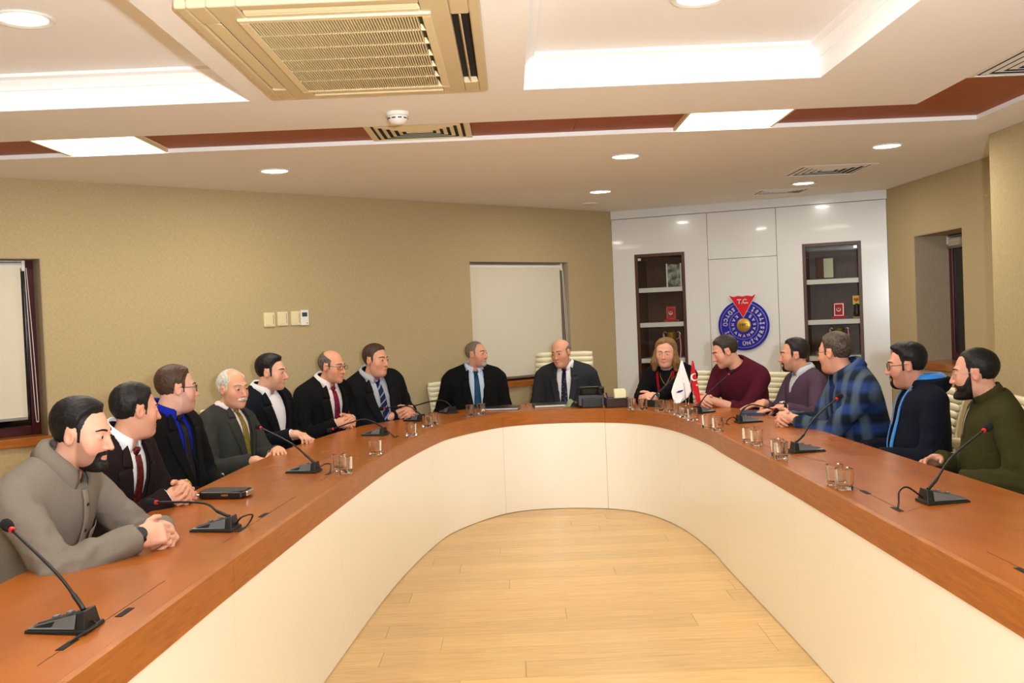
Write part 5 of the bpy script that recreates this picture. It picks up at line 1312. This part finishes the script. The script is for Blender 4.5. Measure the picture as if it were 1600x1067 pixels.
# ------------------------------------------------------------------ the fifteen people
def unit(deg): a = math.radians(deg); return np.array([math.cos(a), math.sin(a), 0.])
UP = np.array([0, 0, 1.])
CL = (.55, .95, .55); SOFT = (.25, .45, .3); FLAT = (.06, .14, .12)
def clasp(cx, cy, ang, gap=.075, back=.05, z=TZ, top='L', curl=(.75, .95, .45)):
    """Folded hands: palms towards each other, the fingers of one lying over the back of the other."""
    f = unit(ang); r = np.array([f[1], -f[0], 0]); C_ = np.array([cx, cy, z]); dz = {'R': .040, 'L': .040}; dz[top] += .012
    return {'R': (C_+r*gap-f*back+UP*dz['R'], f*.70-r*.62+UP*.03, UP*.45+r*.75+f*.3, curl), 'L': (C_-r*gap-f*back+UP*dz['L'], f*.70+r*.62+UP*.03, UP*.45-r*.75+f*.3, curl)}
def lap(rw, lw, ang, curl=SOFT):
    f = unit(ang); r = np.array([f[1], -f[0], 0]); return {'R': (np.array(rw), f*.8-r*.5-UP*.1, UP*.9+r*.3, curl), 'L': (np.array(lw), f*.8+r*.5-UP*.1, UP*.9-r*.3, curl)}
SH_WHITE = cloth('white_shirt', (226, 226, 228), .03, bump=.1); SH_PINK = cloth('pale_pink_shirt', (222, 208, 206), .03, bump=.1); SH_BLUE = cloth('royal_blue_shirt', (22, 34, 150), .06, bump=.1)
SH_LBLUE = cloth('pale_blue_shirt', (192, 206, 226), .04, bump=.1); SH_GREY = cloth('grey_shirt', (168, 172, 178), .04, bump=.1)
BLACK_S = cloth('black_suit', (17, 17, 18), .12, bump=.15); DARK_S = cloth('charcoal_suit', (21, 22, 24), .12, bump=.15); NAVY_S = cloth('dark_navy_suit', (16, 18, 24), .12, bump=.15); GREY_S = cloth('olive_grey_suit', (52, 53, 49), .14, bump=.2); BROWN_S = cloth('brown_black_suit', (34, 24, 24), .2, bump=.2); TWEED = cloth('dark_tweed_suit', (46, 48, 50), .25, 500, bump=.3)

def x_overshirt(c, cm, of, jk):
    c['collar'](cm, drop=.058, spreadx=.035, parent=c['root'], flare=.018, rad=.058, stand=.030)
    f = c['gf']; pl = cloth('grey_wool_placket', (126, 116, 104), .12)
    c['drape']('placket', f, [c['span']((-.016, z), (.016, z), 4) for z in np.linspace(.50, -.03, 18)], .003, pl, .003, c['g'])
    for z in (.46, .38, .30, .22, .14): 
        y = float(c['ytrace'](f, [0], [z])[0]); o = MB().lathe([(.006, 0), (.006, .003), (.003, .004)], 10).build('button', M['lash'], c['g'], smooth=True); o.data.transform(c['TORM'] @ Matrix.Translation((0, y+.004, z)) @ Matrix.Rotation(-math.pi/2, 4, 'X'))
    c['drape']('pocket', f, [c['span']((-.135, z), (-.045, z), 6) for z in np.linspace(.37, .25, 7)], .004, pl, .003, c['g'])
    for k in 'RL':
        W, E = c['W'][k], c['E'][k]; d = (W-E)/np.linalg.norm(W-E); a, b = W-d*.060, W-d*.008; MB().tube([tuple(a), tuple((a+b)/2), tuple(b)], [.0465, .0455, .0445], 18).build('cuff', cm, c['g'], smooth=True, angle=40)
def x_vest(c, cm, of, jk):
    c['drape']('waistcoat', c['sf'], [c['span']((-max(.004, .055*(1-(z+.02)/.40)), z), (max(.004, .055*(1-(z+.02)/.40)), z), 5) for z in np.linspace(.30, -.02, 10)], .004, cloth('dark_red_waistcoat', (92, 16, 24)), .003)
    c['drape']('pocket_square', c['outer'], [c['span']((-.135+.008*(i % 2), z), (-.105, z+.006), 3) for i, z in enumerate(np.linspace(.345, .315, 4))], .006, cloth('red_silk', (150, 24, 34)), .003, c['jk'])
def x_woman(c, cm, of, jk):
    outer, j, sf = jk(cm, apex=-.04, halfw=.060, shirt_m=of['shirt'], lapels=False, btn=False, name='jacket', shirt_name='blouse')
    red = cloth('red_trim', (176, 20, 34)); vwf = lambda z: float(np.interp(z, [-.06, -.04, .40, .50, .56], [0, .004, .052, .060, .060]))
    for sg in (-1, 1):
        for d0, d1 in ((.000, .008), (.013, .021)):
            c['drape']('trim', outer, [c['span']((sg*(vwf(z)+d0), z), (sg*(vwf(z)+d1), z), 3) for z in np.linspace(.51, -.03, 20)], .004, red, .003, j)
    pts = [(math.sin(a)*.052, float(c['ytrace'](sf, [math.sin(a)*.052], [.50-.10*(1-abs(a)/1.45)])[0])+.004, .50-.10*(1-abs(a)/1.45)) for a in np.linspace(-1.4, 1.4, 17)]
    o = MB().tube(pts, .0022, 6).build('necklace', M['em_gold'], c['root'], smooth=True); o.data.transform(c['TORM'])
    for sg in (-1, 1):
        o = MB().lathe([(.001, -.006), (.006, 0), (.001, .006)], 10).build('earring', M['em_gold'], c['root'], smooth=True); o.data.transform(c['HEADM'] @ Matrix.Translation((sg*.079, -.008, -.044)))
def x_vneck(c, cm, of, jk):
    sh = of['shirt']
    f = lambda P: smax(smax(c['torso'](P, .009), (np.abs(c['toT'](P)[:, 0])-.09)*c['s'], .004), (-.02-c['toT'](P)[:, 1])*c['s'], .004)
    c['child']('shirt', surfnet(lambda P: smax(f(P), -c['nkd'](P, .056*c['nr']), .004), c['lo'], c['hi'], .0095), sh)
    c['collar'](sh, drop=.070, spreadx=.055, rad=.064)
def x_plaid(c, cm, of, jk):
    outer, j, sf = jk(cm, apex=-.04, halfw=.050, shirt_m=of['shirt'], lapels=False, btn=False, name='overshirt', shirt_name='shirt')
    c['collar'](cm, drop=.060, spreadx=.045, rad=.066, name='overshirt_collar', flare=.018); c['collar'](of['shirt'], drop=.045, spreadx=.02, rad=.060)
def x_hood(c, cm, of, jk):
    outer, j, sf = jk(cm, apex=-.05, halfw=.062, shirt_m=of['shirt'], lapels=False, btn=False, name='jacket', shirt_name='sweatshirt')
    lining = mat('bright_blue_lining', (20, 128, 214), .6, sheen=.3); hoodm = cm; toT, s = c['toT'], c['s']
    def hood(P):
        q = toT(P); d = np.abs(ell(q, (0, -.060, .540), (.118, .110, .065)))-.014; d = np.maximum(d, (q[:, 2]-.575)); d = np.maximum(d, q[:, 1]-.060); d = np.maximum(d, .47-q[:, 2]); return d*s
    hb = [c['NB']+np.array([-.2, -.28, -.16]), c['NB']+np.array([.2, .2, .12])]
    c['child']('hood', surfnet(hood, hb[0], hb[1], .008), hoodm, j)
    def lin_(P):
        q = toT(P); d = np.abs(ell(q, (0, -.056, .548), (.104, .100, .066)))-.008; d = np.maximum(d, (q[:, 2]-.602)); d = np.maximum(d, q[:, 1]-.055); d = np.maximum(d, .50-q[:, 2]); return d*s
    c['child']('hood_lining', surfnet(lin_, hb[0], hb[1], .008), lining, j)
    vwf = lambda z: float(np.interp(z, [-.07, -.05, .40, .50, .56], [0, .004, .054, .062, .062]))
    for sg in (-1, 1):
        c['drape']('lining_edge', outer, [c['span']((sg*(vwf(z)-.004), z), (sg*(vwf(z)+.020+.012*math.sin(z*9)), z), 4) for z in np.linspace(.54, .0, 20)], .006, lining, .004, j)
    c['drape']('chest_mark', outer, [c['span']((.108, z), (.130, z), 3) for z in np.linspace(.352, .342, 3)], .004, M['mark_white'], .001, j)
    c['drape']('chest_mark', outer, [c['span']((.136, z), (.146, z), 3) for z in np.linspace(.360, .338, 3)], .004, M['mark_white'], .001, j)
def x_mock(c, cm, of, jk):
    up = c['HC']+c['Rh']@np.array([0, -.026, -.06])-c['NB']; up = up/np.linalg.norm(up); a = c['NB']-up*.03; b = c['NB']+up*.045; n = c['nr']
    f = lambda P: np.maximum(np.abs(cone(P, a-up*.1, b+up*.1, .066*n, .062*n))-.006, np.maximum((P-b.astype(f32))@up.astype(f32), -((P-a.astype(f32))@up.astype(f32))))
    c['child']('mock_collar', surfnet(f, c['NB']-.13, c['NB']+.13, .0065), cm, c['g'])
    c['drape']('zip', c['gf'], [c['span']((-.004, z), (.004, z), 3) for z in np.linspace(.50, .34, 8)], .003, M['alu'], .002, c['g'])
def x_crew(c, cm, of, jk):
    up = c['HC']+c['Rh']@np.array([0, -.026, -.06])-c['NB']; up = up/np.linalg.norm(up); a = c['NB']-up*.040; b = c['NB']+up*.006; n = c['nr']
    f = lambda P: np.maximum(np.abs(cone(P, a-up*.1, b+up*.1, .070*n, .066*n))-.006, np.maximum((P-b.astype(f32))@up.astype(f32), -((P-a.astype(f32))@up.astype(f32))))
    c['child']('neckband', surfnet(f, c['NB']-.13, c['NB']+.13, .0065), cm, c['g'])
    for k in 'RL':
        W, E = c['W'][k], c['E'][k]; d = (W-E); q = E+d*.46; e = d/np.linalg.norm(d); MB().tube([tuple(q-e*.03), tuple(q), tuple(q+e*.006)], [.054, .053, .050], 16).build('sleeve_band', cm, c['g'], smooth=True, angle=40)
def long_hair(Q):
    x, y, z = Q[:, 0], Q[:, 1], Q[:, 2]; A = np.stack([np.abs(x), y, z], 1)
    d = cone(A, (.066, -.012, .02), (.092, .004, -.085), .034, .040); d = smin(d, cone(A, (.092, .004, -.085), (.098, .020, -.150), .038, .020), .02)
    d = smin(d, ell(A, (0, -.075, -.02), (.085, .062, .12)), .03)
    d = smax(d, -ell(A, (0, .055, -.035), (.066, .085, .115)), .012); d = smax(d, -cone(A, (0, -.02, -.08), (0, -.02, -.3), .060, .075), .01)
    return d-.0022*wob(Q*V(1, 1, .25), 240, 4)
WATCH_B = (M['black'], M['black'])
def wear(name, col, **k): return cloth(name, col, **k)
def cast():
    # --- left arm of the table, from the camera outwards
    person('man with short dark beard in a grey wool shirt, nearest at the left', (-1.434, 3.30, 1.134), (-1.76, 3.34), -8, -4, 9, 0, clasp(-1.17, 3.27, -6, gap=.085, top='R'), poles={'R': (-.1, -.75, -.6), 'L': (-.1, .75, -.6)},
           hp=dict(w=1.0, nose=1.15, jaw=.98), hair=dict(col=(15, 13, 13), top=.017, front=.020, side=.004, line=.082, recede=.010, burn=-.026), skin=(216, 164, 138), beard=dict(col=(16, 13, 12), t=.0045, chin=.010, drop=.022, goatee=.040), stubble=.85,
           outfit=dict(kind='shirt', mat=cloth('grey_wool_shirt', (122, 113, 102), .14, 500, .35), res=.0085, off=.018, so=.008, fold=.006, trousers=M['denim']), res=.0033, watch=('R', M['black'], M['black']), extra=x_overshirt, brows=(16, 12, 10))
    person('man in a brown-black suit and dark red tie looking away down the table', (-1.577, 4.15, 1.14), (-1.85, 4.20), -12, 40, 4, 0, clasp(-1.36, 4.08, -6, gap=.06),
           hp=dict(w=1.0, fat=1.1, nose=1.1, sc=.97), hair=dict(col=(20, 17, 16), top=.014, side=.007, line=.074, burn=-.02), skin=(208, 152, 124), stubble=.15,
           outfit=dict(kind='suit', mat=BROWN_S, shirt=SH_WHITE, tie=tie_mat('dark_red_tie', (60, 14, 16), (104, 30, 26), 'n'), cuffs='R', res=.0095), res=.0036, watch=('L', M['em_gold'], M['em_gold'], M['mark_white']), brows=(24, 18, 16), bw=1.04, belly=.01)
    person('young man in glasses, black suit and royal blue shirt', (-1.688, 5.0, 1.175), (-1.82, 5.03), -18, 28, 2, 0, lap((-1.54, 4.82, .655), (-1.48, 5.02, .655), -18),
           hp=dict(w=1.05, fat=1.22, jaw=1.12, neck=1.1), hair=dict(col=(66, 46, 34), top=.014, side=.004, line=.080, recede=.008), skin=(218, 168, 146), stubble=.45,
           outfit=dict(kind='suit', mat=BLACK_S, shirt=SH_BLUE, tie=tie_mat('black_tie', (16, 16, 20), (22, 22, 28), 'n'), res=.0095), specs=dict(col=(18, 16, 18)), res=.0036, bw=1.1, belly=.03)
    person('older man with white hair and moustache in a grey suit and olive tie', (-1.631, 5.80, 1.112), (-1.66, 5.80), -24, -36, 2, 0, {'R': (np.array((-1.47, 5.52, .72)), unit(-30)+UP*.1, UP, SOFT), 'L': (np.array((-1.36, 5.66, .755)), unit(-70)+UP*.1, UP, SOFT)},
           hp=dict(w=1.0, nose=1.15), hair=dict(col=(190, 186, 172), col2=(222, 218, 204), top=.008, side=.010, line=.070, bald=(.050, .115, .075), baldl=1.0), skin=(212, 156, 126), stache=dict(col=(206, 200, 188), t=.010),
           outfit=dict(kind='suit', mat=GREY_S, shirt=SH_PINK, tie=tie_mat('olive_tie', (112, 98, 34), (126, 112, 44), 'n'), apex=.06), res=.0040, brows=(120, 110, 100))
    person('young man in a dark suit and open white shirt', (-1.548, 6.40, 1.173), (-1.64, 6.50), -26, -8, 4, 0, {'R': (np.array((-1.36, 6.06, .80)), unit(-30), UP*.9, CL), 'L': (np.array((-1.36, 6.52, .70)), unit(-50), UP*.9, SOFT)},
           hp=dict(w=.98, nose=1.25), hair=dict(col=(18, 15, 15), top=.015, front=.020, side=.004, line=.078, burn=-.03), skin=(214, 162, 136), stubble=.35,
           outfit=dict(kind='suit', mat=NAVY_S, shirt=SH_WHITE, cuffs='R', vw=.075), res=.0040)
    person('balding man in glasses, black suit, red tie and dark red waistcoat', (-1.255, 6.95, 1.171), (-1.42, 7.10), -36, -26, 6, 0, clasp(-1.13, 6.79, -32, gap=.07),
           hp=dict(w=1.0, fat=1.08, nose=1.1), hair=dict(col=(74, 66, 60), col2=(112, 104, 96), top=.005, side=.008, line=.070, bald=(.030, .110, .088), baldl=1.15), skin=(208, 150, 118),
           outfit=dict(kind='suit', mat=BLACK_S, shirt=SH_PINK, tie=tie_mat('red_tie', (130, 22, 36), (70, 20, 60), 'n'), cuffs='RL', apex=.08), specs=dict(col=(20, 18, 18), h=.026), extra=x_vest, brows=(50, 42, 38), belly=.02)
    person('heavy man in a charcoal suit, grey shirt and blue striped tie', (-.990, 7.25, 1.192), (-1.06, 7.48), -48, -32, 3, 0, clasp(-.78, 7.28, -50, gap=.06),
           hp=dict(w=1.05, fat=1.2, jaw=1.12, nose=1.05), hair=dict(col=(58, 42, 32), top=.014, side=.006, line=.078), skin=(204, 148, 122),
           outfit=dict(kind='suit', mat=DARK_S, shirt=SH_GREY, tie=tie_mat('navy_striped_tie', (24, 28, 62), (120, 140, 180), 'stripe')), bw=1.06, belly=.04)
    # --- head of the table
    person('man with cropped grey hair in a black suit and teal tie', (-.286, 8.06, 1.176), (-.33, 8.19), -78, -30, -2, 0, lap((-.47, 7.92, .70), (-.17, 7.92, .70), -80), poles={'R': (-.35, .35, -1), 'L': (.35, .35, -1)},
           hp=dict(w=.98, nose=1.1, sc=.94), hair=dict(col=(104, 90, 78), col2=(140, 124, 110), top=.0022, side=.0026, line=.092, recede=.024, shade=.25), skin=(208, 152, 124), beard=dict(col=(150, 142, 132), t=.0022, goatee=.030, drop=.02), stubble=.4,
           outfit=dict(kind='suit', mat=BLACK_S, shirt=SH_LBLUE, tie=tie_mat('teal_tie', (12, 58, 84), (14, 66, 94), 'n'), apex=.04), bw=1.08, belly=.02)
    person('bald man in a dark tweed suit and dotted tie in the tall chair', (.407, 8.35, 1.146), (.47, 8.52), 258, 238, 8, 6, lap((.24, 8.20, .70), (.62, 8.22, .70), 262), poles={'R': (-.35, .35, -1), 'L': (.35, .35, -1)},
           hp=dict(w=1.07, fat=1.18, jaw=1.1), hair=dict(col=(110, 98, 86), top=.003, side=.004, line=.070, bald=(.020, .105, .100), baldl=1.2), skin=(214, 156, 126),
           outfit=dict(kind='suit', mat=TWEED, shirt=SH_WHITE, tie=tie_mat('dotted_tie', (26, 18, 44), (150, 140, 170), 'dots'), apex=.04), bw=1.12, belly=.04, brows=(90, 74, 60))
    # --- right arm of the table
    person('woman with shoulder-length blonde hair in a black jacket with red trim', (1.233, 8.00, 1.124), (1.32, 8.15), 245, 250, 6, -3, clasp(1.01, 7.60, 235, gap=.06),
           hp=dict(w=1.13, fat=1.2, jaw=1.08, nose=.75, neck=.9, sc=.95, smile=.006), hair=dict(col=(100, 70, 38), col2=(160, 122, 72), top=.024, front=.016, side=.012, line=.088, part=-.018, stretch=(1, 1, .05), long=long_hair, box=((-.15, -.17, -.20), (.15, .15, .165))), skin=(226, 170, 144), lipcol=(.92, .36, .38), eye_open=.45,
           outfit=dict(kind='jacket', mat=cloth('black_jacket', (13, 13, 15)), shirt=cloth('black_blouse', (20, 20, 22))), bw=.98, belly=.03, extra=x_woman, brows=(110, 80, 56), watch=('L', M['black'], M['chrome'], M['black']))
    person('man in a maroon sweater leaning on the table and turning left', (1.568, 7.35, 1.143), (1.84, 7.56), 214, 181, 20, 0, clasp(1.36, 7.19, 205, gap=.05),
           hp=dict(w=.98, nose=1.15), hair=dict(col=(50, 40, 33), top=.013, side=.005, line=.070, recede=.012), skin=(214, 158, 132), stubble=.2, sleeve=.46,
           outfit=dict(kind='sweater', mat=cloth('maroon_knit', (76, 22, 36), .14, 400, .4), name='sweater', trousers=M['denim']), extra=x_crew, bw=.98, belly=.0)
    person('man in a purple V-neck sweater over a pale collar, hand on the blue notebook', (1.95, 6.90, 1.12), (2.06, 6.92), 192, 172, 2, 0, {'L': (np.array((1.76, 6.50, .795)), (-1, .15, -.12), UP, FLAT), 'R': (np.array((1.72, 6.85, .795)), (-1, -.3, -.1), UP, FLAT)},
           hp=dict(w=.97, nose=1.1), hair=dict(col=(30, 24, 22), top=.014, side=.004, line=.082, recede=.022), skin=(206, 150, 122), beard=dict(col=(34, 26, 22), t=.0015, goatee=.030), stubble=.45,
           outfit=dict(kind='sweater', mat=cloth('purple_knit', (78, 58, 74), .12, 400, .4), shirt=cloth('pale_grey_shirt', (182, 188, 194), .04), vneck=.36, name='sweater'), extra=x_vneck, sleeve=.93, watch=('L', M['black'], M['chrome'], M['mark_white']))
    person('man in glasses and a blue plaid overshirt looking away from the camera', (1.875, 5.80, 1.179), (2.12, 5.84), 176, 134, 4, 0, clasp(1.57, 5.88, 178, gap=.06),
           hp=dict(w=1.02, fat=1.1), hair=dict(col=(44, 38, 32), col2=(96, 84, 70), top=.014, side=.007, line=.074, nape=-.07), skin=(206, 150, 124), stubble=.2,
           outfit=dict(kind='jacket', mat=plaid_mat('blue_plaid'), shirt=cloth('dark_blue_shirt', (26, 40, 84)), trousers=M['denim']), specs=dict(col=(40, 38, 38), metal=.5, r=.0013), extra=x_plaid, res=.0040, bw=1.08, belly=.02)
    person('man with glasses and goatee in a navy jacket with bright blue lining', (2.093, 5.30, 1.119), (2.19, 5.28), 174, 162, 4, 0, lap((1.90, 5.45, .66), (1.88, 5.16, .66), 178),
           hp=dict(w=1.02, fat=1.15, jaw=1.05, nose=1.1), hair=dict(col=(17, 15, 15), top=.018, front=.030, side=.004, line=.078, burn=-.03), skin=(204, 148, 122), beard=dict(col=(18, 15, 14), t=.003, goatee=.030), stubble=.5,
           outfit=dict(kind='jacket', mat=cloth('navy_softshell', (20, 24, 36), .06, 300, .12), shirt=cloth('dark_sweatshirt', (40, 42, 46)), trousers=M['denim'], res=.0095), specs=dict(col=(16, 15, 16)), extra=x_hood, res=.0038, bw=1.1, belly=.03)
    person('man with a full dark beard in an olive green sweater at the right', (2.109, 4.55, 1.119), (2.22, 4.53), 170, 153, 4, 0, {'R': (np.array((1.955, 4.60, .715)), (-.85, -.45, .12), UP*.7+np.array([0, .5, 0]), SOFT), 'L': (np.array((1.93, 4.34, .665)), (-1, .3, -.1), UP, SOFT)},
           hp=dict(w=1.0, nose=1.05), hair=dict(col=(20, 17, 16), top=.006, side=.004, line=.084, recede=.022), skin=(210, 156, 132), beard=dict(col=(22, 17, 15), t=.007, chin=.012, drop=.006), stubble=.3,
           outfit=dict(kind='sweater', mat=cloth('olive_knit', (58, 56, 28), .14, 400, .35), name='sweater', res=.0090, off=.020, so=.008, fold=.006), extra=x_mock, specs=dict(col=(190, 190, 190), metal=1, rimless=True, r=.0011), res=.0035, bw=1.08, belly=.02)
cast()
CH = [((-1.76, 3.34), -8, 'the man in the grey wool shirt'), ((-1.85, 4.20), 15, 'the man in the brown-black suit'), ((-1.82, 5.03), -18, 'the man in the royal blue shirt'), ((-1.66, 5.80), -24, 'the white-haired man'), ((-1.64, 6.50), -26, 'the young man in the open white shirt'),
      ((-1.42, 7.10), -36, 'the balding man in the red tie'), ((-1.06, 7.48), -48, 'the heavy man in the striped tie'), ((-.36, 8.13), -60, 'the man in the teal tie'), ((1.32, 8.15), 245, 'the woman'), ((1.84, 7.56), 214, 'the man in the maroon sweater'), ((2.06, 6.92), 192, 'the man in the purple sweater'),
      ((2.12, 5.84), 176, 'the man in the plaid overshirt'), ((2.19, 5.28), 174, 'the man in the navy jacket'), ((2.22, 4.53), 170, 'the man in the olive sweater')]
for i, ((x, y), a, who) in enumerate(CH): place_chair(x, y, a, 'cream ribbed office chair under '+who, .20 if i == 1 else .12 if i == 0 else .14 if i >= 11 else .03)
ch = make_chair(True); ch.location = (.40, 8.56, 0); ch.rotation_euler = (0, 0, math.radians(258-90)); tag(ch, 'taller cream ribbed executive chair of the bald man at the head', 'chair', 'cream ribbed chairs round the table')
